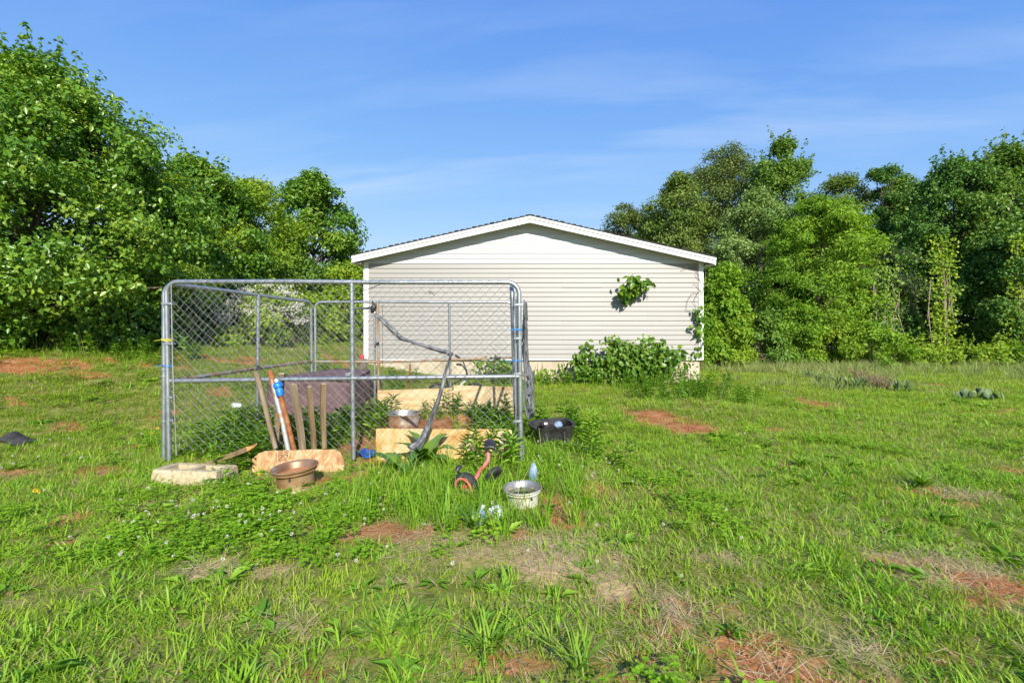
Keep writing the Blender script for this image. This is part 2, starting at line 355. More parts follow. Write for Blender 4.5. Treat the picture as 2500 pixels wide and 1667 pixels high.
STRAW = patch_list([(470, 1355, 565, 1420, 1.2), (575, 1375, 760, 1420, 0.9), (1235, 1330, 1420, 1440, 1.2), (1370, 1290, 1440, 1360, 1.0), (1420, 1400, 1570, 1490, 1.1),
                    (1590, 1440, 1680, 1520, 1.0), (1690, 1340, 1830, 1400, 0.8), (2080, 1340, 2500, 1440, 0.8), (860, 1265, 1130, 1340, 0.7), (600, 1490, 800, 1560, 0.6), (900, 1380, 1100, 1460, 0.4),
                    (1990, 1560, 2200, 1640, 0.6), (1540, 1540, 1700, 1620, 0.6), (1480, 900, 1560, 930, 0.7), (1700, 1130, 1860, 1190, 0.5), (1940, 1230, 2100, 1290, 0.4), (2200, 1060, 2420, 1110, 0.35)])
def patch_val(P, x, y, seed):
    x = np.asarray(x, float); y = np.asarray(y, float)
    wob = (fbm(x * 3.2, y * 3.2, seed, 4) - 0.5)
    v = np.zeros_like(x)
    for (cx, cy, rx, ry, a) in P:
        d = np.sqrt(((x - cx) / (rx * 1.05)) ** 2 + ((y - cy) / (ry * 1.1)) ** 2)
        v = np.maximum(v, a * np.clip(1.42 - d + wob * 1.2, 0, 1.0) )
    return np.clip(v, 0, 1.2)
def dirt_val(x, y):
    base = np.clip((fbm(np.asarray(x) * 1.7, np.asarray(y) * 1.7, 31, 4) - 0.63) * 5, 0, 0.8)
    return np.maximum(patch_val(DIRT, x, y, 41), base)
def straw_val(x, y):
    base = np.clip((fbm(np.asarray(x) * 1.3, np.asarray(y) * 1.3, 51, 4) - 0.64) * 4, 0, 0.6)
    return np.maximum(np.clip(patch_val(STRAW, x, y, 61) - 0.12, 0, 1.2), base)

# ------------------------------------------------------------------ object helpers
def tag(o, label=None, cat=None, group=None, kind=None):
    if label: o['label'] = label
    if cat: o['category'] = cat
    if group: o['group'] = group
    if kind: o['kind'] = kind
    return o
def empty(name, loc=(0, 0, 0), rz=0.0):
    o = bpy.data.objects.new(name, None)
    o.empty_display_size = 0.1
    o.location = loc
    o.rotation_euler = (0, 0, rz)
    col.objects.link(o)
    return o
class MB:
    """collects shapes; build() links them as one mesh object"""
    def __init__(self):
        self.v = []; self.f = []
    def add(self, v, f):
        o = len(self.v)
        self.v.extend([tuple(p) for p in v]); self.f.extend([tuple(i + o for i in q) for q in f])
        return self
    def box(self, c, s, rot=None, taper=0.0):
        c = Vector(c); hx, hy, hzz = s[0] / 2, s[1] / 2, s[2] / 2
        vs = []
        for z in (-1, 1):
            k = 1 - (taper if z > 0 else 0)
            for x, y in ((-1, -1), (1, -1), (1, 1), (-1, 1)):
                p = Vector((x * hx * k, y * hy * k, z * hzz))
                if rot is not None:
                    p = rot @ p
                vs.append(c + p)
        return self.add(vs, [(3, 2, 1, 0), (4, 5, 6, 7), (0, 1, 5, 4), (1, 2, 6, 5), (2, 3, 7, 6), (3, 0, 4, 7)])
    def tube(self, pts, r, seg=10, cap=True, squash=None):
        pts = [Vector(p) for p in pts]
        n = len(pts)
        rs = r if hasattr(r, '__len__') else [r] * n
        T = []
        for i in range(n):
            a = pts[max(i - 1, 0)]; b = pts[min(i + 1, n - 1)]
            T.append((b - a).normalized())
        ref = Vector((0, 0, 1)) if abs(T[0].z) < 0.9 else Vector((1, 0, 0))
        U = T[0].cross(ref).normalized()
        vs = []; fs = []
        for i in range(n):
            U = (U - T[i] * U.dot(T[i]))
            U = U.normalized() if U.length > 1e-6 else T[i].orthogonal().normalized()
            V = T[i].cross(U)
            for k in range(seg):
                a = 2 * math.pi * k / seg
                vs.append(pts[i] + (U * math.cos(a) + V * math.sin(a)) * rs[i])
        for i in range(n - 1):
            for k in range(seg):
                a = i * seg + k; b = i * seg + (k + 1) % seg
                fs.append((a, b, b + seg, a + seg))
        if cap:
            fs.append(tuple(range(seg - 1, -1, -1)))
            fs.append(tuple((n - 1) * seg + k for k in range(seg)))
        return self.add(vs, fs)
    def lathe(self, prof, c=(0, 0, 0), seg=32, rot=None, closed=False):
        c = Vector(c); vs = []; fs = []
        n = len(prof)
        for k in range(seg):
            a = 2 * math.pi * k / seg
            for (r, z) in prof:
                p = Vector((r * math.cos(a), r * math.sin(a), z))
                if rot is not None: p = rot @ p
                vs.append(c + p)
        for k in range(seg):
            k2 = (k + 1) % seg
            for i in range(n - 1 if not closed else n):
                j = (i + 1) % n
                fs.append((k * n + i, k2 * n + i, k2 * n + j, k * n + j))
        return self.add(vs, fs)
    def torus(self, c, Rr, r, axis='Y', seg=32, ms=8, rot=None, squash=1.0):
        prof = [(Rr + r * math.cos(2 * math.pi * i / ms), squash * r * math.sin(2 * math.pi * i / ms)) for i in range(ms)]
        m = {'Z': Matrix.Identity(3), 'Y': Matrix.Rotation(R(90), 3, 'X'), 'X': Matrix.Rotation(R(90), 3, 'Y')}[axis]
        if rot is not None: m = rot @ m
        return self.lathe(prof, c, seg, m, closed=True)
    def grid(self, fn, nu, nv, thick=None):
        vs = [Vector(fn(i / nu, j / nv)) for j in range(nv + 1) for i in range(nu + 1)]
        fs = [(j * (nu + 1) + i, j * (nu + 1) + i + 1, (j + 1) * (nu + 1) + i + 1, (j + 1) * (nu + 1) + i) for j in range(nv) for i in range(nu)]
        return self.add(vs, fs)
    def build(self, name, mat, parent=None, smooth=True, loc=None, bevel=0, solid=0, angle=40):
        me = bpy.data.meshes.new(name)
        me.from_pydata(self.v, [], self.f)
        me.materials.append(mat)
        me.validate()
        if smooth:
            me.polygons.foreach_set('use_smooth', [True] * len(me.polygons))
            try:
                me.set_sharp_from_angle(angle=R(angle))
            except Exception:
                pass
        o = bpy.data.objects.new(name, me)
        col.objects.link(o)
        if parent is not None: o.parent = parent
        if loc is not None: o.location = loc
        if solid:
            s = o.modifiers.new('thickness', 'SOLIDIFY'); s.thickness = solid; s.offset = 0
        if bevel:
            b = o.modifiers.new('bevel', 'BEVEL'); b.width = bevel; b.segments = 2; b.limit_method = 'ANGLE'
        return o
def np_mesh(name, V, tris, mat, attrs=None, parent=None, loc=None, link=True, smooth=False):
    V = np.ascontiguousarray(V, dtype=np.float32); tris = np.ascontiguousarray(tris, dtype=np.int32)
    me = bpy.data.meshes.new(name)
    me.vertices.add(len(V)); me.vertices.foreach_set('co', V.ravel())
    k = tris.shape[1]
    me.loops.add(tris.size); me.loops.foreach_set('vertex_index', tris.ravel())
    me.polygons.add(len(tris)); me.polygons.foreach_set('loop_start', np.arange(0, tris.size, k, dtype=np.int32))
    me.update(calc_edges=True)
    for nm, arr in (attrs or {}).items():
        a = me.attributes.new(nm, 'FLOAT', 'POINT'); a.data.foreach_set('value', np.asarray(arr, dtype=np.float32))
    if smooth:
        me.polygons.foreach_set('use_smooth', np.ones(len(tris), dtype=bool))
    if mat: me.materials.append(mat)
    o = bpy.data.objects.new(name, me)
    if link: col.objects.link(o)
    if parent is not None: o.parent = parent
    if loc is not None: o.location = loc
    return o
def unit(v):
    return v / np.maximum(np.linalg.norm(v, axis=-1, keepdims=True), 1e-9)
def leaves_arrays(P, D, Nn, L, Wd, tint, fold=0.18, droop=0.15):
    """pointed folded leaves: 4 vertices, 2 triangles each"""
    n = len(P)
    D = unit(D); Nn = unit(Nn - D * np.sum(Nn * D, 1, keepdims=True)); S = np.cross(D, Nn)
    L = np.broadcast_to(L, n)[:, None]; Wd = np.broadcast_to(Wd, n)[:, None]
    V = np.empty((n, 4, 3))
    V[:, 0] = P
    V[:, 1] = P + D * L * 0.42 + S * Wd * 0.5 + Nn * Wd * fold
    V[:, 2] = P + D * L - Nn * L * droop
    V[:, 3] = P + D * L * 0.42 - S * Wd * 0.5 + Nn * Wd * fold
    b = (np.arange(n) * 4)[:, None]
    T = np.concatenate([b + np.array([[0, 1, 2]]), b + np.array([[0, 2, 3]])], 0)
    return V.reshape(-1, 3), T, np.repeat(np.asarray(tint), 4)
def leaf_mesh(name, P, D, Nn, L, Wd, tint, mat, parent=None, fold=0.18, droop=0.15):
    V, T, tn = leaves_arrays(P, D, Nn, L, Wd, tint, fold, droop)
    return np_mesh(name, V, T, mat, {'tint': tn}, parent)

# ------------------------------------------------------------------ the ground
def axis(lo, hi, flo, fhi, step, grow=1.16):
    a = list(np.arange(flo, fhi, step)); s = step; p = flo
    left = []
    while p > lo:
        s *= grow; p -= s; left.append(p)
    s = step; p = a[-1]; right = []
    while p < hi:
        s *= grow; p += s; right.append(p)
    return np.array(left[::-1] + a + right)
gx = axis(-400, 400, -11, 11, 0.075); gy = axis(-60, 600, 0.9, 12.5, 0.065)
GX, GY = np.meshgrid(gx, gy)
GZ = height(GX, GY)
dv = dirt_val(GX, GY); sv = straw_val(GX, GY)
GZ = GZ + np.clip(sv - 0.4, 0, 0.6) * 0.03 - np.clip(dv - 0.5, 0, 0.6) * 0.015
nx, ny = len(gx), len(gy)
ii = (np.arange(ny - 1)[:, None] * nx + np.arange(nx - 1)[None, :]).ravel()
quads = np.stack([ii, ii + 1, ii + nx + 1, ii + nx], 1)
gm, gt, go = new_mat('lawn_soil')
gp = gt.nodes.new('ShaderNodeBsdfPrincipled'); gp.inputs['Roughness'].default_value = 0.95; gp.inputs['Specular IOR Level'].default_value = 0.1
def attr(t, n):
    a = t.nodes.new('ShaderNodeAttribute'); a.attribute_name = n
    return a.outputs['Fac']
def mixc(t, fac, a, b):
    m = t.nodes.new('ShaderNodeMix'); m.data_type = 'RGBA'
    t.links.new(fac, m.inputs['Factor'])
    for s, v in ((6, a), (7, b)):
        if isinstance(v, tuple): m.inputs[s].default_value = (*v, 1)
        else: t.links.new(v, m.inputs[s])
    return m.outputs[2]
thatch = ramp(gt, noise(gt, 9, 8), [(0.3, (0.095, 0.125, 0.022)), (0.5, (0.165, 0.190, 0.036)), (0.62, (0.25, 0.215, 0.075)), (0.75, (0.33, 0.26, 0.12))])
soil = ramp(gt, noise(gt, 5, 9), [(0.3, (0.25, 0.095, 0.034)), (0.5, (0.37, 0.155, 0.058)), (0.72, (0.46, 0.245, 0.115))])
strawc = ramp(gt, noise(gt, 30, 8, stretch=(1, 2.2, 1)), [(0.3, (0.28, 0.18, 0.08)), (0.5, (0.44, 0.32, 0.16)), (0.75, (0.56, 0.44, 0.25))])
edge = noise(gt, 14, 6)
def soft(t, a, e, k=2.2):
    s = t.nodes.new('ShaderNodeMath'); s.operation = 'ADD'; t.links.new(a, s.inputs[0]); t.links.new(e, s.inputs[1])
    q = t.nodes.new('ShaderNodeMath'); q.operation = 'SUBTRACT'; t.links.new(s.outputs[0], q.inputs[0]); q.inputs[1].default_value = 0.82
    w = t.nodes.new('ShaderNodeMath'); w.operation = 'MULTIPLY'; w.use_clamp = True; t.links.new(q.outputs[0], w.inputs[0]); w.inputs[1].default_value = k
    return w.outputs[0]
c1 = mixc(gt, soft(gt, attr(gt, 'straw'), edge), thatch, strawc)
c2 = mixc(gt, soft(gt, attr(gt, 'dirt'), edge, 3.0), c1, soil)
gt.links.new(c2, gp.inputs['Base Color'])
gt.links.new(bump(gt, noise(gt, 26, 8), 0.6, 0.03), gp.inputs['Normal'])
gt.links.new(gp.outputs[0], go.inputs[0])
ground = np_mesh('ground', np.stack([GX.ravel(), GY.ravel(), GZ.ravel()], 1), quads, gm, {'dirt': dv.ravel(), 'straw': sv.ravel()}, smooth=True)
tag(ground, 'grassy yard with red clay patches', kind='structure')
del ground['label']

# ------------------------------------------------------------------ the house
HYW = 11.6                       # distance of the gable wall
XL, XR, XRG = -3.54, 4.57, 0.42  # wall ends and ridge
SB, ST, AP = 0.70, 2.98, 3.955   # bottom of siding, start of the white gable, apex of the wall
SLOPE = (4.05 - 3.10) / 4.22
house = empty('vinyl_sided_house', (0.5, HYW, 0.2))
tag(house, 'low gabled house with beige vinyl siding, white gable and tan foundation', 'house')
inv = Matrix.Translation((-0.5, -HYW, -0.2))
def hb(mb, name, mat, parent=house, **k):
    mb.v = [tuple(inv @ Vector(p)) for p in mb.v]
    return mb.build(name, mat, parent, **k)
def plank_mesh(x0b, x1b, x0t, x1t, z0, z1, y=HYW, jit=0.0):
    """lap siding piece: face leans out towards its lower edge, with a dropped lip"""
    pr = [(0.0, z0), (-0.024, z0 + 0.001), (-0.025, z0 + 0.006), (-0.016, z0 + (z1 - z0) * 0.55), (-0.003, z1 + 0.012), (0.0, z1 + 0.012)]
    vs = []
    for (xb, xt) in ((x0b, x0t), (x1b, x1t)):
        for (dy, z) in pr:
            t = min(1, max(0, (z - z0) / max(z1 - z0, 1e-4)))
            vs.append((xb + (xt - xb) * t, y + dy + jit, z))
    n = len(pr)
    fs = [(i, i + 1, n + i + 1, n + i) for i in range(n - 1)]
    fs.append(tuple(range(n - 1, -1, -1))); fs.append(tuple(range(n, 2 * n)))
    return MB().add(vs, fs)
NC = 20
ch = (ST - SB) / NC
rs = random.Random(5)
for i in range(NC):
    z0 = SB + i * ch
    cuts = [XL + 0.06, -0.05 + rs.uniform(-0.02, 0.02) + (1.25 if (i // 2) % 2 else 0), 3.25 - (1.1 if (i // 2) % 2 else 0), XR - 0.06]
    for a, b in zip(cuts[:-1], cuts[1:]):
        hb(plank_mesh(a + 0.0006, b - 0.0006, a + 0.0006, b - 0.0006, z0, z0 + ch, jit=rs.uniform(-0.0015, 0.0015)), 'siding_plank', M['siding'], smooth=False)
def rake_x(z, side):            # wall width under the soffit at height z
    d = (AP - z) / SLOPE
    return max(XL + 0.06, XRG - d) if side < 0 else min(XR - 0.06, XRG + d)
NG = 8
cg = (AP - ST) / NG
for i in range(NG):
    z0 = ST + i * cg; z1 = z0 + cg
    hb(plank_mesh(rake_x(z0, -1), rake_x(z0, 1), rake_x(z1, -1) if i < NG - 1 else XRG - 0.01, rake_x(z1, 1) if i < NG - 1 else XRG + 0.01, z0, z1, jit=rs.uniform(-0.001, 0.001) - 0.003), 'siding_plank', M['siding_white'], smooth=False)
DEP = 12.5
# walls behind the siding and the other sides
mb = MB()
mb.add([(XL + 0.03, HYW + 0.004, SB), (XR - 0.03, HYW + 0.004, SB), (XR - 0.03, HYW + 0.004, 3.0), (XRG, HYW + 0.004, AP - 0.02), (XL + 0.03, HYW + 0.004, 3.0),
        (XL + 0.03, HYW + DEP, SB), (XR - 0.03, HYW + DEP, SB), (XR - 0.03, HYW + DEP, 3.0), (XRG, HYW + DEP, AP - 0.02), (XL + 0.03, HYW + DEP, 3.0)],
       [(4, 3, 2, 1, 0), (5, 6, 7, 8, 9), (0, 1, 6, 5), (1, 2, 7, 6), (4, 0, 5, 9), (2, 3, 8, 7), (3, 4, 9, 8)])
hb(mb, 'wall', M['siding'], smooth=False)
for sx, X in ((-1, XL), (1, XR)):
    mb = MB()
    for i in range(NC):
        z0 = SB + i * ch
        pr = [(0.02, z0), (0.0, z0 + 0.002), (0.015, z0 + ch)]
        vs = [(X - sx * d * 1.0, yy, z) for yy in (HYW + 0.09, HYW + DEP - 0.05) for (d, z) in pr]
        mb.add(vs, [(0, 1, 4, 3), (1, 2, 5, 4)])
    hb(mb, 'side_siding', M['siding'], smooth=False)
for X in (XL, XR):
    s = 1 if X > 0 else -1
    hb(MB().box((X - s * 0.045, HYW - 0.012, (SB - 0.03 + 3.02) / 2), (0.115, 0.055, 3.02 - SB + 0.03)), 'corner_board', M['trim'], bevel=0.004)
hb(MB().box((0.515, HYW - 0.006, SB - 0.018), (XR - XL - 0.14, 0.03, 0.03)), 'starter_strip', M['trim'], bevel=0.003)
hb(MB().box((0.515, HYW + DEP / 2 + 0.03, 0.26), (XR - XL - 0.10, DEP - 0.02, 0.86)), 'foundation', M['stucco'], bevel=0.01)
# roof: two slopes with shingle courses, rake boards, soffit
OH = 0.325
def roof_z(x):
    return 4.05 - abs(x - XRG) * SLOPE
for s, xe in ((-1, -3.74), (1, 4.76)):
    mb = MB()
    yf, yb = HYW - OH - 0.03, HYW + DEP + 0.3
    xs = [XRG, xe - 0.0]
    zt = [roof_z(XRG), roof_z(xe)]
    v = []
    for (x, z) in zip(xs, zt):
        for y in (yf, yb):
            for dz in (0.0, 0.022):
                v.append((x, y, z + dz))
    f = [(1, 3, 7, 5), (0, 4, 6, 2), (0, 1, 5, 4), (2, 6, 7, 3), (4, 5, 7, 6), (0, 2, 3, 1)]
    if s < 0: f = [tuple(reversed(q)) for q in f]
    mb.add(v, f)
    roof = hb(mb, 'roof', M['shingle'], smooth=False)
    # individual shingle tabs along the rake edge, slightly uneven
    tabs = MB()
    L = math.hypot(xe - XRG, roof_z(xe) - roof_z(XRG)); n = int(L / 0.14)
    for k in range(n):
        t0, t1 = k / n, (k + 1) / n - 0.01
        xa = XRG + (xe - XRG) * t0; xb = XRG + (xe - XRG) * t1
        lift = 0.024 + rs.uniform(0.0, 0.012)
        out = rs.uniform(0.0, 0.02) + (0.03 if rs.random() < 0.12 else 0)
        vs = []
        for x, l in ((xa, lift - 0.006), (xb, lift + 0.006)):
            for y in (yf - out, yf + 0.35):
                vs.append((x, y, roof_z(x) + l - 0.004)); vs.append((x, y, roof_z(x) + l + 0.006))
        ff = [(1, 3, 7, 5), (0, 4, 6, 2), (0, 1, 5, 4), (2, 6, 7, 3), (4, 5, 7, 6), (0, 2, 3, 1)]
        tabs.add(vs, ff if s > 0 else [tuple(reversed(q)) for q in ff])
    so = hb(tabs, 'shingle_edge', M['shingle'], smooth=False)
    # fascia in two steps
    def board(y0, y1, top, bot, name, mat):
        m = MB(); v = []
        for x in (XRG, xe):
            for y in (y0, y1):
                v.append((x, y, roof_z(x) - bot)); v.append((x, y, roof_z(x) - top))
        ff = [(1, 3, 7, 5), (0, 4, 6, 2), (0, 1, 5, 4), (2, 6, 7, 3), (4, 5, 7, 6), (0, 2, 3, 1)]
        m.add(v, ff if s > 0 else [tuple(reversed(q)) for q in ff])
        return hb(m, name, mat, smooth=False)
    board(HYW - OH - 0.022, HYW - OH + 0.003, 0.002, 0.060, 'rake_cap', M['trim'])
    board(HYW - OH, HYW - OH + 0.02, 0.062, 0.152, 'rake_board', M['trim'])
    # soffit slats between rake board and wall, each a grooved panel
    m = MB(); k = 0
    n = int(L / 0.10)
    for k in range(n):
        xa = XRG + (xe - XRG) * k / n; xb = XRG + (xe - XRG) * ((k + 1) / n - 0.006 / L * 3)
        v = []
        for x in (xa, xb):
            for y in (HYW - OH + 0.022, HYW + 0.01):
                for dz in (0.0, 0.012):
                    v.append((x, y, roof_z(x) - 0.118 + dz))
        ff = [(1, 3, 7, 5), (0, 4, 6, 2), (0, 1, 5, 4), (2, 6, 7, 3), (4, 5, 7, 6), (0, 2, 3, 1)]
        m.add(v, ff if s > 0 else [tuple(reversed(q)) for q in ff])
    hb(m, 'soffit', M['soffit'], smooth=False)
    # frieze strip at the top of the wall and the eave along the side
    board(HYW - 0.024, HYW - 0.002, 0.120, 0.150, 'frieze_strip', M['soffit'])
    m = MB()
    m.box((xe + s * 0.0, HYW + DEP / 2, roof_z(xe) - 0.085), (0.03, DEP + OH * 2 - 0.1, 0.155))
    hb(m, 'eave_fascia', M['trim'], smooth=False)
    m = MB()
    wx = XL if s < 0 else XR
    m.box(((xe + wx) / 2, HYW + DEP / 2 - 0.1, roof_z(xe) - 0.155), (abs(xe - wx) - 0.02, DEP + 0.3, 0.012))
    hb(m, 'eave_soffit', M['soffit'], smooth=False)

# ------------------------------------------------------------------ the dog kennel
KF, KB = 4.92, 8.0               # distances of the front and the back panel
kennel = empty('dog_kennel', (-1.75, 6.45, 0.0))
tag(kennel, 'galvanised chain link dog kennel with rounded pipe panels', 'kennel')
kinv = Matrix.Translation((1.75, -6.45, 0.0))
def kb(mb, name, mat, parent=kennel, **k):
    mb.v = [tuple(kinv @ Vector(p)) for p in mb.v]
    o = mb.build(name, mat, None, **k)
    o.parent = parent
    return o
def arc(c, a, b, r, n=7):
    """corner from direction a to direction b around a rounded corner of radius r at corner point c"""
    c = Vector(c); a = Vector(a).normalized(); b = Vector(b).normalized()
    o = c - a * r + b * r
    return [o - b * r * math.cos(t) + a * r * math.sin(t) for t in [math.pi / 2 * i / n for i in range(n + 1)]]
def u_frame(p0, t0, t1, p1, r=0.12):
    """inverted U pipe: foot p0, corners t0 t1, foot p1"""
    p0, t0, t1, p1 = map(Vector, (p0, t0, t1, p1))
    up = (t0 - p0).normalized(); al = (t1 - t0).normalized(); dn = (p1 - t1).normalized()
    pts = [p0, p0 + (t0 - p0) * 0.5]
    pts += arc(t0, up, al, r)
    pts += [t0.lerp(t1, 0.33) + Vector((0, 0, 0.004)), t0.lerp(t1, 0.66) + Vector((0, 0, -0.003))]
    pts += arc(t1, al, dn, r)
    pts += [t1 + (p1 - t1) * 0.5, p1]
    return pts
def chain(origin, uvec, length, z0, z1, name, mat, parent, W=0.098, H=0.094, rad=0.0019, warp=0.012, seed=0, corner=0.0, top_fn=None, skip=None):
    """woven zig-zag wires, one bent wire hooked in the next"""
    o = Vector(origin); u = Vector(uvec).normalized(); nn = Vector((u.y, -u.x, 0))
    ni = int(length / (W / 2)); nj = int((z1 - z0) / (H / 2))
    V = []; T = []; base = 0
    jj = np.arange(nj + 1)
    for i in range(ni):
        a = i * W / 2 + ((jj + i) % 2) * W / 2
        z = z1 - jj * H / 2
        d = np.where((jj + i) % 2 == 1, 1, -1) * rad * 1.3
        su = warp * (fbm(a * 2.1 + 3, z * 2.1, seed + 1, 2) - 0.5) * 2
        sz = warp * (fbm(a * 2.1, z * 2.1 + 7, seed + 2, 2) - 0.5) * 2
        sn = warp * 2 * (fbm(a * 1.3, z * 1.3, seed + 3, 2) - 0.5)
        ok = np.ones(nj + 1, bool)
        if corner:
            for ca in (0, length):
                dx = corner - np.abs(a - ca); dz = corner - (z1 - z)
                ok &= ~((dx > 0) & (dz > 0) & (dx * dx + dz * dz > corner * corner))
        if skip is not None: ok &= ~skip(a, z)
        P = np.stack([o.x + u.x * (a + su) + nn.x * (d + sn), o.y + u.y * (a + su) + nn.y * (d + sn), z + sz], 1)
        for j in range(nj):
            if not (ok[j] and ok[j + 1]): continue
            A, B = P[j], P[j + 1]
            t = (B - A); t = t / np.linalg.norm(t)
            n1 = np.array([nn.x, nn.y, 0.0]); n2 = np.cross(t, n1)
            ring = [n1, -0.5 * n1 + 0.866 * n2, -0.5 * n1 - 0.866 * n2]
            for q in (A, B):
                for w in ring: V.append(q + w * rad)
            for k in range(3):
                k2 = (k + 1) % 3
                T.append((base + k, base + k2, base + 3 + k2, base + 3 + k))
            base += 6
    V = np.array(V) - np.array([-1.75, 6.45, 0.0])
    return np_mesh(name, V, np.array(T), mat, None, parent)
def band(c, along, w, h=0.022, d=0.062):
    rot = Matrix.Rotation(math.atan2(along[1], along[0]), 3, 'Z')
    return MB().box(c, (w, d, h), rot)
PR = 0.0235
TOPF = 1.31 + (814 - 688) * KF / F
# front panel
FL, FR = at(406, 690, KF).x, at(1267, 690, KF).x
mid_f = 1.31 - (924 - 814) * KF / F
fr = kb(MB().tube(u_frame((FL + 0.045, KF - 0.02, 0.02), (FL, KF, TOPF), (FR, KF, TOPF - 0.005), (FR + 0.02, KF, 0.0)), PR, 12), 'panel_frame', M['galv'])
kb(MB().tube([(FL + 0.02, KF, mid_f - 0.025), ((FL + FR) / 2, KF, mid_f), (FR, KF, mid_f + 0.022)], PR * 0.98, 12), 'mid_rail', M['galv'], fr)
xm = at(860, 0, KF).x
kb(MB().tube([(xm - 0.005, KF + 0.002, TOPF), (xm, KF + 0.003, 1.0), (xm + 0.012, KF + 0.002, 0.03)], PR * 0.98, 12), 'mid_post', M['galv'], fr)
kb(MB().tube([(FL + 0.02, KF - 0.012, mid_f - 0.06), (FL + 0.012, KF - 0.012, TOPF - 0.07)], 0.0065, 6), 'tension_bar', M['galv'], fr)
chain((FL + 0.055, KF - PR - 0.004, 0), (1, 0, 0), FR - FL - 0.08, 0.09, TOPF + 0.022, 'chain_link', M['wire'], fr, seed=3, corner=0.17,
      skip=lambda a, z: (a < 0.2) & (z > TOPF - 0.16) & (vnoise(a * 30, z * 30, 3) > 0.4))
kb(MB().tube([(FL + 0.070, KF - PR - 0.006, TOPF - 0.03), (FL + 0.085, KF - PR - 0.006, 1.0), (FL + 0.125, KF - PR - 0.008, 0.08)], 0.0055, 6), 'tension_bar', M['wire'], fr)
kb(MB().tube([(FR - 0.045, KF - PR - 0.006, TOPF - 0.10), (FR - 0.035, KF - PR - 0.006, 1.0), (FR - 0.03, KF - PR - 0.006, 0.08)], 0.0055, 6), 'tension_bar', M['wire'], fr)
for z, x in ((TOPF - 0.225, FL), (1.205, FL + 0.01), (0.66, FL + 0.025), (0.43, FL + 0.035)):
    kb(band((x + 0.02, KF - 0.004, z), (1, 0), 0.10 if z > 1 else 0.075), 'clamp_band', M['galv'], fr, bevel=0.003)
for z in (1.60, 1.26, 0.90, 0.42):
    kb(band((FR - 0.014, KF + 0.002, z), (1, 0), 0.082), 'clamp_band', M['galv'], fr, bevel=0.003)
kb(band((xm - 0.035, KF - 0.004, 0.895), (1, 0), 0.05, 0.035), 'hinge_clamp', M['galv'], fr, bevel=0.003)
for z, dz, mt, nm in ((1.245, 0.015, 'yellow_twine', 'twine'), (0.985, 0.006, 'blue_twine', 'cable_tie')):
    m = MB()
    for k in range(3 if nm == 'twine' else 2):
        p = [(FL + 0.012 + 0.055 * math.cos(t), KF + 0.036 * math.sin(t), z + dz * (k - 1) * 0.6 + 0.006 * math.sin(2 * t + k)) for t in np.linspace(0, 2 * math.pi, 15)]
        m.tube(p, 0.0032, 5)
    m.tube([(FL - 0.04, KF - 0.02, z), (FL - 0.07, KF - 0.04, z - 0.005), (FL - 0.10, KF - 0.03, z - 0.012)], 0.0025, 5)
    kb(m, nm, M[mt], fr)
for z in (1.345, 1.03):
    m = MB()
    p = [(FR - 0.018 + 0.050 * math.cos(t), KF + 0.034 * math.sin(t), z + 0.003 * math.sin(3 * t)) for t in np.linspace(0, 2 * math.pi, 15)]
    m.tube(p, 0.004 if z > 1.2 else 0.0025, 5); m.tube([Vector(q) + Vector((0, 0, 0.009)) for q in p], 0.003, 5)
    m.tube([(FR - 0.06, KF - 0.03, z), (FR - 0.11, KF - 0.05, z - 0.002), (FR - 0.14, KF - 0.04, z - 0.008)], 0.002, 5)
    kb(m, 'cable_tie', M['blue_twine'], fr)
# left side panel
BLx = at(762, 0, KB).x
SLx0 = at(397, 0, KF + 0.01).x
TOPB = 1.31 + (814 - 737) * KB / F
ul = Vector((BLx - SLx0, KB - KF, 0)); Ll = ul.length; ul.normalize()
sf = kb(MB().tube(u_frame((SLx0 - 0.002, KF + 0.035, -0.02), (SLx0, KF + 0.035, TOPF - 0.012), (BLx - 0.02, KB, TOPB), (BLx + 0.0, KB, 0.02), 0.13), PR, 12), 'panel_frame', M['galv'])
mb_z = 1.31 - (882 - 814) * KB / F
kb(MB().tube([(SLx0 + 0.01, KF + 0.04, mid_f - 0.035), (SLx0 + ul.x * Ll * 0.5, KF + ul.y * Ll * 0.5, 0.84), (BLx - 0.01, KB, mb_z)], PR * 0.95, 10), 'mid_rail', M['galv_rust'], sf)
kb(MB().tube([(SLx0 + ul.x * 1.62, KF + ul.y * 1.62 + 0.0, 1.325 + (814 - 721) * 6.5 / F), (SLx0 + ul.x * 1.60, KF + ul.y * 1.60, 0.02)], PR * 0.95, 10), 'mid_post', M['galv'], sf)
chain((SLx0 + 0.03, KF + 0.06, 0), ul, Ll - 0.12, 0.08, TOPF - 0.03, 'chain_link', M['wire'], sf, seed=9, warp=0.02, corner=0.17)
for z in (0.95, 0.42, 0.88):
    kb(MB().lathe([(PR + 0.005, -0.012), (PR + 0.006, 0), (PR + 0.005, 0.012)], (SLx0, KF + 0.035, z - 0.01), 12), 'collar', M['galv'], sf)
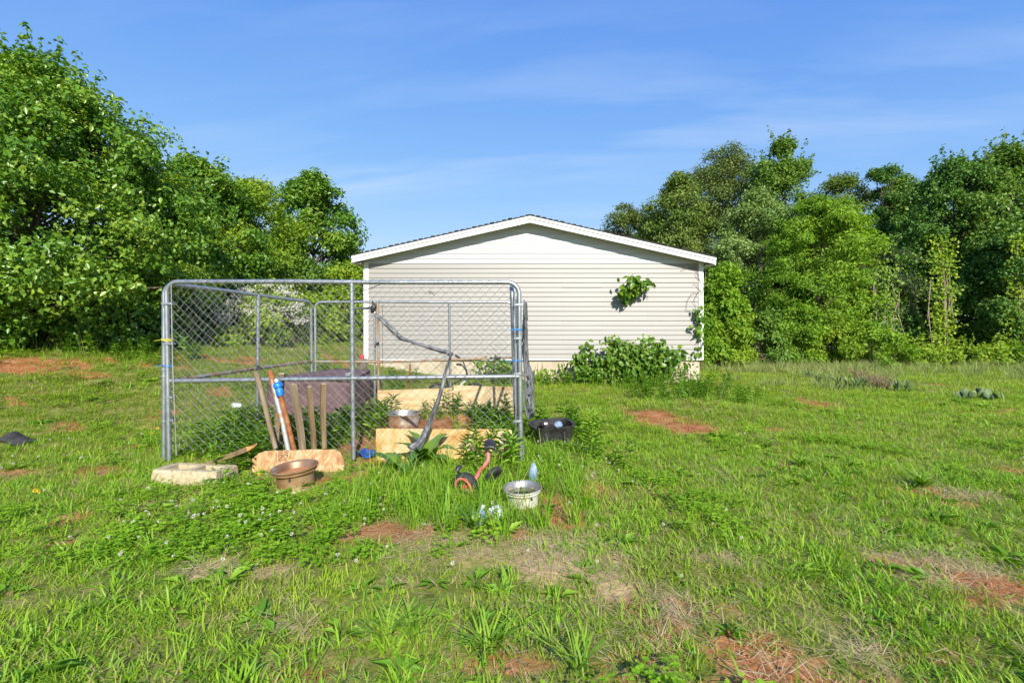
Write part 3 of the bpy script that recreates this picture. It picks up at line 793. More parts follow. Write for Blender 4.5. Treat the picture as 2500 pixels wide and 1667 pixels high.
# back panel and the gate swung open behind it
BRx = at(1250, 0, KB).x
bf = kb(MB().tube(u_frame((BLx + 0.05, KB + 0.03, 0.05), (BLx + 0.035, KB + 0.03, TOPB), (BRx + 0.02, KB + 0.03, TOPB - 0.005), (BRx + 0.02, KB + 0.03, 0.05), 0.11), PR * 0.9, 10), 'panel_frame', M['galv'])
mbr = 1.31 - (873 - 814) * KB / F
kb(MB().tube([(BLx + 0.05, KB + 0.03, mb_z - 0.005), (-2.2, KB + 0.03, 1.31 - (884 - 814) * KB / F), (-1.0, KB + 0.028, 1.31 - (878.5 - 814) * KB / F), (BRx, KB + 0.03, mbr)], PR * 0.9, 10), 'mid_rail', M['galv_rust'], bf)
xg = at(921, 0, KB).x
kb(MB().tube([(xg, KB + 0.03, TOPB), (xg + 0.01, KB + 0.03, 0.9), (xg + 0.012, KB + 0.03, 0.02)], PR * 0.9, 10), 'mid_post', M['galv_rust'], bf)
xg2 = at(1096, 0, KB).x
kb(MB().tube([(xg2, KB + 0.032, TOPB), (xg2 + 0.02, KB + 0.03, 0.4)], PR * 0.85, 10), 'mid_post', M['galv'], bf)
chain((BLx + 0.07, KB + 0.0, 0), (1, 0, 0), xm * 0 + at(850, 0, KB).x - BLx - 0.02, 0.10, TOPB, 'chain_link', M['wire'], bf, seed=17, warp=0.02, corner=0.13)
chain((xg + 0.05, KB + 0.0, 0), (1, 0, 0), BRx - xg - 0.09, 0.10, TOPB, 'chain_link', M['wire_rust'], bf, seed=21, warp=0.028)
kb(MB().tube([(xg + 0.085, KB, TOPB - 0.05), (xg + 0.095, KB, 0.06)], 0.0055, 6), 'tension_bar', M['wire_rust'], bf)
kb(MB().tube([(at(1205, 0, KB).x, KB + 0.03, 1.31 - (874.7 - 814) * KB / F), (at(1222, 0, KB).x, KB + 0.03, 1.31 - (874.2 - 814) * KB / F)], PR * 1.02, 10), 'tape_wrap', M['black_plastic'], bf)
GA = Vector((at(913, 0, KB).x, KB + 0.05, 0)); GB = Vector((at(857, 0, 8.62).x, 8.62, 0))
gu = (GB - GA).normalized()
gtop = 1.735
pts = [GA + Vector((0, 0, 0.14))]
pts = arc(GA + Vector((0, 0, gtop)), (0, 0, 1), gu, 0.09)
pts2 = arc(GB + Vector((0, 0, gtop + 0.01)), gu, (0, 0, -1), 0.09)
pts3 = arc(GB + Vector((0, 0, 0.03)), (0, 0, -1), -gu, 0.09)
pts4 = arc(GA + Vector((0, 0, 0.0)), -gu, (0, 0, 1), 0.09)
gf = kb(MB().tube(pts + pts2 + pts3 + pts4 + [pts[0]], PR * 0.85, 10, cap=False), 'gate', M['galv'])
gl_ = (GB - GA).length
kb(MB().tube([GA + Vector((0, 0, 0.855)), GB + Vector((0, 0, 0.845))], PR * 0.8, 8), 'gate_rail', M['galv_rust'], gf)
chain(GA + gu * 0.04, gu, gl_ - 0.08, 0.06, gtop - 0.04, 'chain_link', M['wire'], gf, seed=27, warp=0.02, corner=0.1)
for z in (1.42, 1.05, 0.6):
    kb(band((GA.x + 0.03, KB + 0.04, z), (1, 0), 0.09, 0.03, 0.055), 'hinge_clamp', M['galv'], gf, bevel=0.003)
kb(MB().tube([(GA.x + 0.02, KB - 0.02, 1.09), (GA.x + 0.05, KB - 0.04, 1.14), (GA.x + 0.09, KB - 0.03, 1.16)], [0.012, 0.016, 0.02], 8), 'latch', M['black_plastic'], gf)
# right side panel, leaning, seen edge-on
rf = kb(MB().tube(u_frame((FR + 0.045, KF + 0.055, -0.02), (FR - 0.075, KF + 0.05, TOPF - 0.04), (BRx - 0.01, KB, TOPB - 0.02), (BRx + 0.04, KB, 0.05), 0.12), PR * 0.95, 12), 'panel_frame', M['galv'])
kb(MB().tube([(FR - 0.01, KF + 0.06, mid_f), (BRx + 0.02, KB, mb_z + 0.05)], PR * 0.9, 10), 'mid_rail', M['galv'], rf)
kb(MB().tube([((FR + BRx) / 2 - 0.03, 6.5, 1.77), ((FR + BRx) / 2 + 0.02, 6.5, 0.02)], PR * 0.9, 10), 'mid_post', M['galv'], rf)
chain((FR + 0.005, KF + 0.10, 0), (BRx - FR + 0.01, KB - KF - 0.1, 0), KB - KF - 0.2, 0.08, TOPF - 0.06, 'chain_link', M['wire'], rf, seed=33, warp=0.035, corner=0.15)
# a loose wire loop and bent wires on the front mesh
c = at(988 * 1.063, 672 * 1.063, KF - 0.035)
m = MB().tube([c + Vector((0.012 * math.cos(t), 0, 0.014 * math.sin(t))) for t in np.linspace(0, 6.6, 14)] + [c + Vector((0.03, 0, -0.012)), c + Vector((0.045, 0, -0.03))], 0.003, 5)
kb(m, 'wire_loop', M['rubber'], fr)
a, b = at(928, 694, KF - 0.03), at(880, 711, KF - 0.03)
kb(MB().tube([a, a.lerp(b, 0.5) + Vector((0, -0.01, -0.012)), b, b + Vector((-0.03, 0, -0.005))], 0.0035, 5), 'wire_loop', M['rubber'], fr)

# torn tarp hanging on the right side panel
def ragged(name, fn, nu, nv, mat, label, cat, holes=0.0, seed=0):
    m = MB()
    m.grid(fn, nu, nv)
    rr = random.Random(seed)
    if holes:
        m.f = [q for k, q in enumerate(m.f) if rr.random() > holes * (0.15 + (k // nu) / nv)]
    o = m.build(name, mat, None, solid=0.003)
    tag(o, label, cat)
    return o
def tarp_fn(u, v):
    # u across (along the panel), v down
    top = 1.66; bot = 0.30 + 0.22 * vnoise(u * 5, 3.3, 2) - 0.08 * u
    z = top + (bot - top) * v
    wide = 0.02 + 0.05 * v
    y = KF + 0.10 + u * (0.55 + 0.25 * v) 
    x = FR + 0.048 + 0.05 * u + 0.055 * sst(np.float64((v - 0.40) / 0.35)) * (0.6 + u) + (0.012 + 0.022 * v) * math.sin(u * 13 + v * 6) + 0.06 * v * (fbm(u * 6, v * 10, 8, 3) - 0.5)
    return (float(x), y, float(z))
ragged('torn_tarp', tarp_fn, 16, 34, M['tarp_grey'], 'shredded grey tarp hanging on the right end of the kennel', 'tarp', 0.13, 4)
# tarp strip tied across the front mesh
strip = [(914, 768, 0.030), (936, 783, 0.050), (960, 806, 0.062), (980, 826, 0.048), (1000, 833, 0.026), (1040, 845, 0.040), (1070, 855, 0.046), (1094, 860, 0.040), (1102, 864, 0.022)]
strip2 = [(1102, 864, 0.02), (1096, 880, 0.03), (1086, 920, 0.042), (1074, 965, 0.048), (1062, 1000, 0.055), (1046, 1040, 0.065), (1034, 1066, 0.075), (1022, 1086, 0.11), (1006, 1101, 0.16)]
def ribbon(pts, y0, y1, seed):
    P = [at(px, py, y0 + (y1 - y0) * k / (len(pts) - 1)) for k, (px, py, w) in enumerate(pts)]
    def fn(u, v):
        s = v * (len(P) - 1); k = min(int(s), len(P) - 2); t = s - k
        p = P[k].lerp(P[k + 1], t); d = (P[k + 1] - P[k]).normalized()
        w = pts[k][2] + (pts[k + 1][2] - pts[k][2]) * t
        side = Vector((-d.z, 0, d.x)).normalized()
        e = (u - 0.5) * 2
        return p + side * (w * 0.43 * e * (1 + 0.15 * (vnoise(v * 20, u * 3, seed) - 0.5))) + Vector((0, -0.02 - 0.022 * math.cos(e * 2.4) - 0.012 * math.sin(v * 17 + e * 3) + 0.016 * (fbm(v * 24, e * 2.5, seed, 3) - 0.5), 0.010 * (fbm(v * 30, e * 2, seed + 4, 2) - 0.5)))
    return fn
ts = empty('tarp_strip', at(1010, 1100, KF - 0.1))
tag(ts, 'long grey torn tarp strip tied across the front kennel mesh', 'tarp strip')
tsi = Matrix.Translation(-ts.location)
for nm, pp, y0, y1, mt, sd in (('upper_strip', strip, KF - 0.05, KF - 0.05, 'tarp_grey', 2), ('lower_strip', strip2, KF - 0.05, KF - 0.22, 'tarp_grey', 5)):
    m = MB().grid(ribbon(pp, y0, y1, sd), 10, 80)
    m.v = [tuple(tsi @ Vector(q)) for q in m.v]
    m.build(nm, M[mt], ts, solid=0.002)
k0 = at(912, 752, KF - 0.055)
m = MB().lathe([(0.0, 0.05), (0.018, 0.04), (0.028, 0.015), (0.03, -0.01), (0.024, -0.03), (0.012, -0.05), (0.0, -0.06)], k0, 10, Matrix.Rotation(R(20), 3, 'Y'))
m.tube([k0 + Vector((-0.005, 0, 0.04)), k0 + Vector((-0.01, -0.005, 0.075))], [0.014, 0.004], 7)
m.v = [tuple(tsi @ Vector(q)) for q in m.v]
m.build('knot', M['black_plastic'], ts)
k1 = at(1102, 864, KF - 0.06)
m = MB().lathe([(0.0, 0.02), (0.018, 0.012), (0.022, 0.0), (0.015, -0.014), (0.0, -0.02)], k1, 10)
m.tube([k1, k1 + Vector((-0.05, -0.01, -0.015)), k1 + Vector((-0.10, -0.005, -0.045))], [0.006, 0.004, 0.003], 6)
m.v = [tuple(tsi @ Vector(q)) for q in m.v]
m.build('knot', M['tarp_dark'], ts)

# ------------------------------------------------------------------ things in and around the kennel
def place(root):
    return Matrix.Translation(-root.location)
def pb(mb, root, name, mat, parent=None, **k):
    t = place(root)
    mb.v = [tuple(t @ Vector(q)) for q in mb.v]
    return mb.build(name, mat, parent or root, **k)
def single(mb, name, mat, loc, label, cat, group=None, **k):
    loc = Vector(loc)
    mb.v = [tuple(Vector(q) - loc) for q in mb.v]
    o = mb.build(name, mat, None, **k)
    o.location = loc
    return tag(o, label, cat, group)
def board(x0, x1, z0a, z1a, z0b, z1b, y, th=0.013, lean=0.0, wav=0.006, seed=0, nu=24, nz=6):
    """sheet of plywood with a slightly uneven edge"""
    m = MB()
    def P(u, v, s):
        z = (z0a + (z0b - z0a) * u) * (1 - v) + (z1a + (z1b - z1a) * u) * v
        return (x0 + (x1 - x0) * u + wav * (vnoise(v * 9, seed + 2, 4) - 0.5), y + s * th + lean * v + wav * 2 * (vnoise(u * 3, v * 2, seed) - 0.5), z + (wav * (vnoise(u * 22, 1, seed) - 0.5) if v in (0, 1) else 0))
    n = (nu + 1) * (nz + 1)
    vs = [P(i / nu, j / nz, 0) for j in range(nz + 1) for i in range(nu + 1)] + [P(i / nu, j / nz, 1) for j in range(nz + 1) for i in range(nu + 1)]
    idx = lambda i, j, s: s * n + j * (nu + 1) + i
    fs = []
    for j in range(nz):
        for i in range(nu):
            fs.append((idx(i, j, 0), idx(i + 1, j, 0), idx(i + 1, j + 1, 0), idx(i, j + 1, 0)))
            fs.append((idx(i, j, 1), idx(i, j + 1, 1), idx(i + 1, j + 1, 1), idx(i + 1, j, 1)))
    for i in range(nu):
        fs.append((idx(i, nz, 0), idx(i + 1, nz, 0), idx(i + 1, nz, 1), idx(i, nz, 1)))
        fs.append((idx(i, 0, 1), idx(i + 1, 0, 1), idx(i + 1, 0, 0), idx(i, 0, 0)))
    for j in range(nz):
        fs.append((idx(0, j, 1), idx(0, j, 0), idx(0, j + 1, 0), idx(0, j + 1, 1)))
        fs.append((idx(nu, j, 0), idx(nu, j, 1), idx(nu, j + 1, 1), idx(nu, j + 1, 0)))
    return m.add(vs, fs)
YP = 5.0
single(board(at(918, 0, YP).x, at(1250, 0, YP).x, -0.05, at(0, 1046, YP).z, -0.05, at(0, 1048, YP).z, YP, seed=2), 'plywood_sheet', M['plywood'], (-0.7, YP, 0),
       'yellow weathered plywood sheet standing low behind the front kennel mesh', 'plywood', 'plywood sheets in the kennel', smooth=False)
YR = 7.88
single(board(at(922, 0, YR).x, at(1104, 0, YR).x, -0.06, at(0, 953, YR).z, -0.06, at(0, 947, YR).z, YR, seed=5), 'plywood_sheet', M['plywood_pale'], (-1.6, YR, 0),
       'pale plywood sheet along the kennel back, left one behind the steel tub', 'plywood', 'plywood sheets in the kennel', smooth=False)
single(board(at(1107, 0, YR - 0.05).x, at(1256, 0, YR - 0.05).x, -0.06, at(0, 940, YR).z, -0.06, at(0, 944, YR).z, YR - 0.05, lean=0.03, seed=8), 'plywood_sheet', M['plywood_pale'], (-0.5, YR, 0),
       'taller plywood sheet at the back right, crossed by diagonal pipe shadows', 'plywood', 'plywood sheets in the kennel', smooth=False)

# covered box in the kennel
bx0, bx1, by0, by1 = at(652, 0, 6.45).x, at(868, 0, 6.45).x - 0.10, 6.45, 7.45
box = empty('covered_dog_house', ((bx0 + bx1) / 2, (by0 + by1) / 2, 0.0))
tag(box, 'boxy dog house under a purple brown cover behind the wooden stakes', 'dog house')
zt0, zt1 = 0.675, 0.755
def face(fn, nm, nu=16, nv=12):
    pb(MB().grid(fn, nu, nv), box, nm, M['tarp_brown'], solid=0.012)
wv = lambda a, b, s: 0.03 * (fbm(a, b, s, 2) - 0.5)
face(lambda u, v: (bx0 + (bx1 - bx0) * u, by0 + wv(u * 5, v * 3, 3) * 1.0, -0.03 + (zt0 + 0.03 - 0.02 * u + 0.018 * math.sin(u * 3)) * v), 'front_panel')
face(lambda u, v: (bx1 + wv(u * 4, v * 3, 6), by0 + (by1 - by0) * u, -0.03 + (zt0 + (zt1 - zt0) * u + 0.01) * v), 'side_panel')
face(lambda u, v: (bx0 + wv(u * 4, v * 3, 9), by1 - (by1 - by0) * u, -0.03 + (zt1 - 0.07 - (zt1 - zt0 - 0.07) * u + 0.03) * v), 'side_panel')
face(lambda u, v: (bx1 - (bx1 - bx0) * u, by1, -0.03 + (zt1 - 0.05 * u + 0.03) * v), 'rear_panel')
face(lambda u, v: (bx0 - 0.012 + (bx1 - bx0 + 0.024) * u, by0 - 0.015 + (by1 - by0 + 0.03) * v,
                   zt0 + 0.012 - 0.02 * u + (zt1 - zt0) * v * sst(np.float64(u / 0.5)) + 0.018 * math.sin(u * 3) * (1 - v) + wv(u * 4, v * 4, 12) * 0.8 - 0.03 * math.sin(u * math.pi) * math.sin(v * math.pi)), 'top_cover')

# stakes and pipes leaning on the front mesh
def stake(p0, p1, w, name, mat, label, cat, group, end=True, seed=0, roundish=False, taper=0.9):
    """square wooden stake from foot p0 to head p1 with chipped head"""
    p0, p1 = Vector(p0), Vector(p1)
    root = empty(name, p0); tag(root, label, cat, group)
    d = p1 - p0; L = d.length; q = d.to_track_quat('Z', 'Y').to_matrix()
    rr = random.Random(seed)
    tw = rr.uniform(-0.4, 0.4)
    n = 8; m = MB(); vs = []; k = 12 if roundish else 4
    for i in range(n + 1):
        t = i / n
        for a in range(k):
            ang = 2 * math.pi * a / k + tw * (0.6 + 0.4 * t) + (math.pi / 4 if k == 4 else 0)
            r = w * (1.0 if k == 4 else 0.8) * (taper + (1 - taper) * t) * (1 + 0.06 * (rr.random() - 0.5)) * 0.7
            vs.append(q @ Vector((r * math.cos(ang) + 0.006 * math.sin(t * 5 + seed), r * math.sin(ang), t * L)))
    fs = [(i * k + a, i * k + (a + 1) % k, (i + 1) * k + (a + 1) % k, (i + 1) * k + a) for i in range(n) for a in range(k)]
    fs.append(tuple(range(k - 1, -1, -1)))
    m.add(vs, fs)
    m.build('shaft', mat, root, angle=50)
    e = MB(); top = vs[n * k:]
    c = sum((Vector(v) for v in top), Vector()) / k + (q @ Vector((0, 0, 0.008)))
    e.add([tuple(v) for v in top] + [tuple(c)], [(a, (a + 1) % k, k) for a in range(k)])
    e.build('cut_end', M['wood_end'] if end else mat, root, smooth=False)
    return root
YS = KF - 0.055
G = 'wooden stakes leaning on the mesh'
stake(at(674, 1094, YS - 0.07), at(624, 908, YS), 0.046, 'wooden_stake', M['wood_grey'], 'long grey brown pole, leftmost of those leaning on the front mesh', 'stake', G, seed=1, roundish=True, end=False)
stake(at(675, 1100, YS + 0.11), at(688, 912, YS + 0.10), 0.055, 'wooden_stake', M['wood_brown'], 'square wooden stake just behind the blue-capped pipe', 'stake', G, seed=2)
stake(at(740, 1104, YS - 0.05), at(717, 938, YS), 0.052, 'wooden_stake', M['wood_grey'], 'pale streaked wooden stake right of the rusty pipes', 'stake', G, seed=3)
stake(at(766, 1100, YS - 0.03), at(756, 944, YS), 0.043, 'wooden_stake', M['wood_brown'], 'short brown stake with chipped pale head, second from the right', 'stake', G, seed=4)
stake(at(790, 1094, YS - 0.02), at(789, 937, YS), 0.048, 'wooden_stake', M['wood_brown'], 'upright wooden stake, rightmost beside the middle post', 'stake', G, seed=5)
def pipe(pts, r, name, mat, label, group, extra=None):
    pts = [Vector(p) for p in pts]
    root = empty(name, pts[0]); tag(root, label, 'pipe', group)
    pb(MB().tube(pts, r, 14), root, 'tube', mat)
    return root
p0, p1 = at(705, 1104, YS - 0.10), at(660, 906, YS)
M['pipe_mixed'] = pm('half_rusted_pipe', [(0.40, (0.33, 0.34, 0.35)), (0.5, (0.42, 0.42, 0.41)), (0.56, (0.36, 0.22, 0.12)), (0.7, (0.36, 0.14, 0.05))], 3.0, 6, rough=0.55, metal=0.3, bmp=0.25, bscale=40)
pr_ = pipe([p0, p0.lerp(p1, 0.35) + Vector((0.006, 0, 0)), p0.lerp(p1, 0.7), p0.lerp(p1, 0.88) + Vector((-0.004, 0, 0)), p1], 0.024, 'steel_pipe', M['pipe_mixed'], 'grey steel pipe with an orange rusted upper end', 'steel pipes leaning on the mesh')
pb(MB().tube([p0.lerp(p1, 0.90), p1 + (p1 - p0).normalized() * 0.005], 0.0275, 14), pr_, 'coupling', M['rust'])
p0, p1 = at(720, 1105, YS - 0.09), at(684, 962, YS - 0.045)
pr_ = pipe([p0, p0.lerp(p1, 0.5) + Vector((0.004, 0, 0)), p1], 0.022, 'steel_pipe', M['rust'], 'rusty red pipe with a bright blue plastic cap', 'steel pipes leaning on the mesh')
d = (p1 - p0).normalized(); q = d.to_track_quat('Z', 'Y').to_matrix()
cap = pb(MB().lathe([(0.024, -0.02), (0.036, -0.018), (0.038, 0.02), (0.037, 0.045), (0.029, 0.055), (0.029, 0.062), (0.042, 0.068), (0.046, 0.085), (0.044, 0.105), (0.030, 0.125), (0.0, 0.128)], p1, 20, q), pr_, 'cap', M['blue_plastic'])
pb(MB().lathe([(0.0385, -0.002), (0.0405, 0.0), (0.0385, 0.002)], p1 + d * 0.0, 20, q), pr_, 'cap_rib', M['blue_plastic'], cap)
pb(MB().tube([p1 + d * 0.12, p1 + d * 0.155 + Vector((-0.01, 0, 0))], [0.02, 0.014], 10), pr_, 'inner_spout', M['white_film'], cap)

# stake lying over the concrete block
p0, p1 = at(494, 1138, 4.58), at(627, 1087, 4.50)
lr = empty('lying_stake', p0); tag(lr, 'wooden stake lying aslant with a fresh orange cut end', 'stake')
d = (p1 - p0); L = d.length; q = d.to_track_quat('X', 'Z').to_matrix()
m = MB()
hw, hh = 0.034, 0.022
vs = [(0, -hw, -hh), (0, hw, -hh), (0, hw, hh), (0, -hw, hh), (L * 0.86, -hw, -hh), (L * 0.86, hw, -hh), (L * 0.86, hw, hh), (L * 0.86, -hw, hh), (L, 0.0, hh * 0.2), (L * 0.985, hw * 0.8, hh * 0.9), (L * 0.985, -hw * 0.7, hh * 0.6)]
m.add([q @ Vector(v) for v in vs], [(0, 3, 2, 1), (0, 1, 5, 4), (1, 2, 6, 5), (2, 3, 7, 6), (3, 0, 4, 7)])
m.build('shaft', M['wood_brown'], lr, smooth=False)
m = MB().add([q @ Vector(v) for v in vs[4:]], [tuple(i - 4 for i in f_) for f_ in [(4, 5, 9, 8), (5, 6, 9), (6, 7, 10, 9), (7, 4, 8, 10), (8, 9, 10), (4, 7, 6, 5)]])
m.build('cut_tip', M['wood_orange'], lr, smooth=False)

# concrete block with two hollows
Xc, Yc = at(477, 0, 4.36).x, 4.36
blk = MB()
w, dpt, hgt = 0.585, 0.30, 0.135
z0 = -0.03
def rim_loop(z, inset, wob):
    pts = []
    cs = [(-w / 2 + inset, -dpt / 2 + inset), (w / 2 - inset, -dpt / 2 + inset * 1.6), (w / 2 - inset * 1.2, dpt / 2 - inset), (-w / 2 + inset, dpt / 2 - inset)]
    for i in range(4):
        a, b = cs[i], cs[(i + 1) % 4]
        for k in range(10):
            t = k / 10
            pts.append((a[0] + (b[0] - a[0]) * t + wob * (vnoise(k, i, 5) - 0.5), a[1] + (b[1] - a[1]) * t + wob * (vnoise(k, i, 7) - 0.5), z + wob * 0.6 * (vnoise(k, i, 9) - 0.5)))
    return pts
loops = [rim_loop(z0, 0.0, 0.01), rim_loop(z0 + hgt * 0.5, -0.004, 0.012), rim_loop(z0 + hgt - 0.015, 0.002, 0.012), rim_loop(z0 + hgt, 0.014, 0.012)]
vs = [p for l in loops for p in l]; n = 40
fs = [(j * n + i, j * n + (i + 1) % n, (j + 1) * n + (i + 1) % n, (j + 1) * n + i) for j in range(3) for i in range(n)]
blk.add(vs, fs)
# webs and hollows on top
def top_piece(x0, x1, y0, y1, z1, z2):
    return [((x0 + x1) / 2, (y0 + y1) / 2, (z1 + z2) / 2), (x1 - x0, y1 - y0, z2 - z1)]
zt = z0 + hgt
for (x0, x1, y0, y1, za, zb) in ((-0.29, 0.29, -0.14, -0.085, z0, zt + 0.002), (-0.285, 0.28, 0.085, 0.14, z0, zt - 0.004), (-0.29, -0.225, -0.085, 0.085, z0, zt + 0.001), (0.225, 0.285, -0.085, 0.085, z0, zt - 0.002), (-0.02, 0.035, -0.085, 0.085, z0, zt - 0.003), (-0.225, -0.02, -0.085, 0.085, z0, zt - 0.05), (0.035, 0.225, -0.085, 0.085, z0, zt - 0.085)):
    c_, s_ = top_piece(x0, x1, y0, y1, za, zb); blk.box(c_, s_)
o = blk.build('concrete_block', M['concrete'], None, angle=30)
o.location = (Xc, Yc, 0.0); o.rotation_euler = (R(-2), R(1.5), R(-3))
tag(o, 'cream pebbly concrete block lying at the left kennel corner', 'block')

# strand board with a stamp
YO = 4.60
ob = empty('strand_board', (at(728, 0, YO).x, YO, 0.0)); tag(ob, 'orange strand board offcut with clipped corners and a dark stamp', 'board')
outl = [(614, 1192), (616, 1150), (613, 1122), (625, 1110), (640, 1103.5), (690, 1102), (760, 1099.5), (812, 1100), (827, 1106), (833, 1117), (839, 1128), (841, 1150), (834, 1192)]
pts = []
for i in range(len(outl)):
    a, b = outl[i], outl[(i + 1) % len(outl)]
    for k in range(5):
        t = k / 5
        pts.append(at(a[0] + (b[0] - a[0]) * t + 1.6 * (vnoise(i * 5 + k, 2, 1) - 0.5), a[1] + (b[1] - a[1]) * t + 1.6 * (vnoise(i * 5 + k, 5, 1) - 0.5), YO))
lean = lambda p, dy: Vector((p.x, p.y + dy + (p.z - 0.0) * 0.22, p.z))
n = len(pts)
m = MB().add([lean(p, 0) for p in pts] + [lean(p, 0.014) for p in pts], [tuple(range(n - 1, -1, -1)), tuple(range(n, 2 * n))] + [(i, (i + 1) % n, n + (i + 1) % n, n + i) for i in range(n)])
panel = pb(m, ob, 'panel', M['osb'], smooth=False)
m = MB()
def ink(px0, py0, px1, py1, w=0.9):
    a = lean(at(px0, py0, YO), -0.0022); b = lean(at(px1, py1, YO), -0.0022)
    d = (b - a).normalized(); s = Vector((-d.z, 0, d.x)) * (w * YO / F / 2)
    m.add([a - s, b - s, b + s, a + s], [(0, 1, 2, 3)])
for x0 in (675.5, 688.5):                      # two lying letters, bars over a bowl
    ink(x0, 1105, x0 + 10.5, 1103.8, 1.8); ink(x0 + 0.5, 1109.2, x0 + 11, 1108.2, 1.7)
    ink(x0 - 0.5, 1113.3, x0 + 11, 1112.6, 1.7)
    prev = None
    for t in np.linspace(0, math.pi, 9):
        q_ = (x0 + 5.2 + 5.2 * math.cos(t), 1113.5 + 6.0 * math.sin(t))
        if prev: ink(prev[0], prev[1], q_[0], q_[1], 1.6)
        prev = q_
for k in range(7):
    ink(675.5 + k * 3.6, 1123.4, 677.6 + k * 3.6, 1123.2, 2.0)
ink(677, 1124.5, 683, 1127, 1.2)
prev = None
for t in np.linspace(0, 1, 8):
    q_ = (670.3 + 3.6 * t * t, 1107 + 25 * t)
    if prev: ink(prev[0], prev[1], q_[0], q_[1], 1.1)
    prev = q_
ink(703.6, 1104, 705.4, 1112, 1.1); ink(705.4, 1112, 704.6, 1121, 1.1)
pb(m, ob, 'stamp', M['ink'], panel, smooth=False)

# wheel rims
def rim(name, c, Ro, h, tilt, mats, label, fill, group):
    root = empty(name, c); tag(root, label, 'wheel rim', group)
    root.rotation_euler = tilt
    k = Ro
    out = [(k * 0.80, 0.0), (k * 0.84, -0.004), (k * 0.84, 0.006), (k * 0.78, h * 0.16), (k * 0.76, h * 0.22), (k * 0.775, h * 0.3), (k * 0.785, h * 0.70), (k * 0.80, h * 0.755), (k * 0.90, h * 0.785), (k * 0.925, h * 0.81), (k * 0.925, h * 0.84), (k * 0.88, h * 0.865), (k * 0.89, h * 0.90), (k * 0.97, h * 0.92), (k * 1.0, h * 0.96), (k * 0.995, h)]
    MB().lathe(out, (0, 0, 0), 48).build('barrel', mats[0], root, angle=50)
    lip = [(k * 0.995, h), (k * 0.97, h * 1.012), (k * 0.93, h * 0.985), (k * 0.895, h * 0.95), (k * 0.87, h * 0.91), (k * 0.86, h * 0.86), (k * 0.80, h * 0.80), (k * 0.77, h * 0.7), (k * 0.76, h * 0.45)]
    MB().lathe(lip, (0, 0, 0), 48).build('lip', mats[1], root, angle=60)
    MB().lathe([(k * 0.765, h * fill), (k * 0.55, h * (fill - 0.06)), (k * 0.4, h * (fill + 0.03)), (k * 0.18, h * (fill - 0.05)), (0.001, h * (fill - 0.05))], (0, 0, 0), 32).build('disc', mats[2], root)
    MB().tube([(0.12 * k, -k * 0.80, h * 0.70), (0.12 * k, -k * 0.84, h * 0.685), (0.12 * k, -k * 0.85, h * 0.64)], 0.008, 8).build('valve', M['rubber'], root)
    return root
rim('wheel_rim', (at(725, 0, 4.12).x, 4.12, -0.03), 0.190, 0.215, (R(3), R(-4.5), 0), (M['rust_rim'], M['rust_lip'], M['rust_dirt']), 'rusty brown wheel rim standing in front of the strand board', 0.72, 'wheel rims in the grass')
rim('wheel_rim', (at(1277, 0, 3.70).x, 3.70, -0.03), 0.149, 0.17, (R(2), R(-3), 0.4), (M['rim_white'], M['rim_bright'], M['rubber']), 'chalky white wheel rim with rust ring in tall grass', 0.55, 'wheel rims in the grass')

# toppled toy tricycle
tx, ty = at(1137, 0, 3.86).x, 3.86
tri = empty('toy_tricycle', (tx, ty, 0.0)); tag(tri, 'faded red and black toy tricycle sunk in the grass', 'tricycle')
wr = Matrix.Rotation(R(-28), 3, 'Z') @ Matrix.Rotation(R(8), 3, 'X')
whl = pb(MB().torus((tx, ty, 0.095), 0.082, 0.030, 'Y', 28, 10, wr, 1.25), tri, 'wheel', M['rubber'])
cr = wr @ Vector((0, -0.040, 0))
pb(MB().torus(Vector((tx, ty, 0.095)) + cr, 0.074, 0.0105, 'Y', 28, 8, wr), tri, 'rim', M['red_plastic'], whl)
pb(MB().lathe([(0.0, 0.045), (0.02, 0.043), (0.024, 0.0), (0.02, -0.043), (0, -0.045)], (tx, ty, 0.095), 12, wr @ Matrix.Rotation(R(90), 3, 'X')), tri, 'hub', M['red_plastic'], whl)
A = lambda px, py, Y=4.0: at(px, py, Y)
pb(MB().tube([A(1150, 1185, 3.9), A(1163, 1165, 3.95), A(1172, 1148), A(1183, 1136, 4.05), A(1192, 1122, 4.08), A(1192, 1108, 4.1), A(1188, 1098, 4.1)], 0.0165, 10), tri, 'frame_tube', M['red_plastic'])
seat = MB().grid(lambda u, v: A(1184 + 24 * u, 1097 - 14 * v - 4 * math.sin(u * 3.1), 4.0 + 0.14 * v) + Vector((0, 0, 0.03 * math.sin(v * 2.6))), 8, 8)
pb(seat, tri, 'seat', M['black_plastic'], solid=0.02)
w2 = Matrix.Rotation(R(50), 3, 'Z') @ Matrix.Rotation(R(35), 3, 'X')
c2_ = A(1204, 1158, 4.0)
wh2 = pb(MB().torus(c2_, 0.058, 0.026, 'Y', 24, 8, w2), tri, 'wheel', M['rubber'])
pb(MB().lathe([(0.0, 0.02), (0.045, 0.018), (0.045, -0.018), (0.0, -0.02)], c2_, 16, w2 @ Matrix.Rotation(R(90), 3, 'X')), tri, 'rim', M['black_plastic'], wh2)
pb(MB().tube([A(1128, 1175, 3.9), A(1121, 1158, 3.88), A(1117, 1146, 3.86)], 0.011, 8), tri, 'handlebar', M['black_plastic'])
pb(MB().tube([A(1115, 1150, 3.85), A(1119, 1142, 3.86), A(1125, 1138, 3.88)], [0.018, 0.021, 0.016], 10), tri, 'grip', M['black_plastic'])

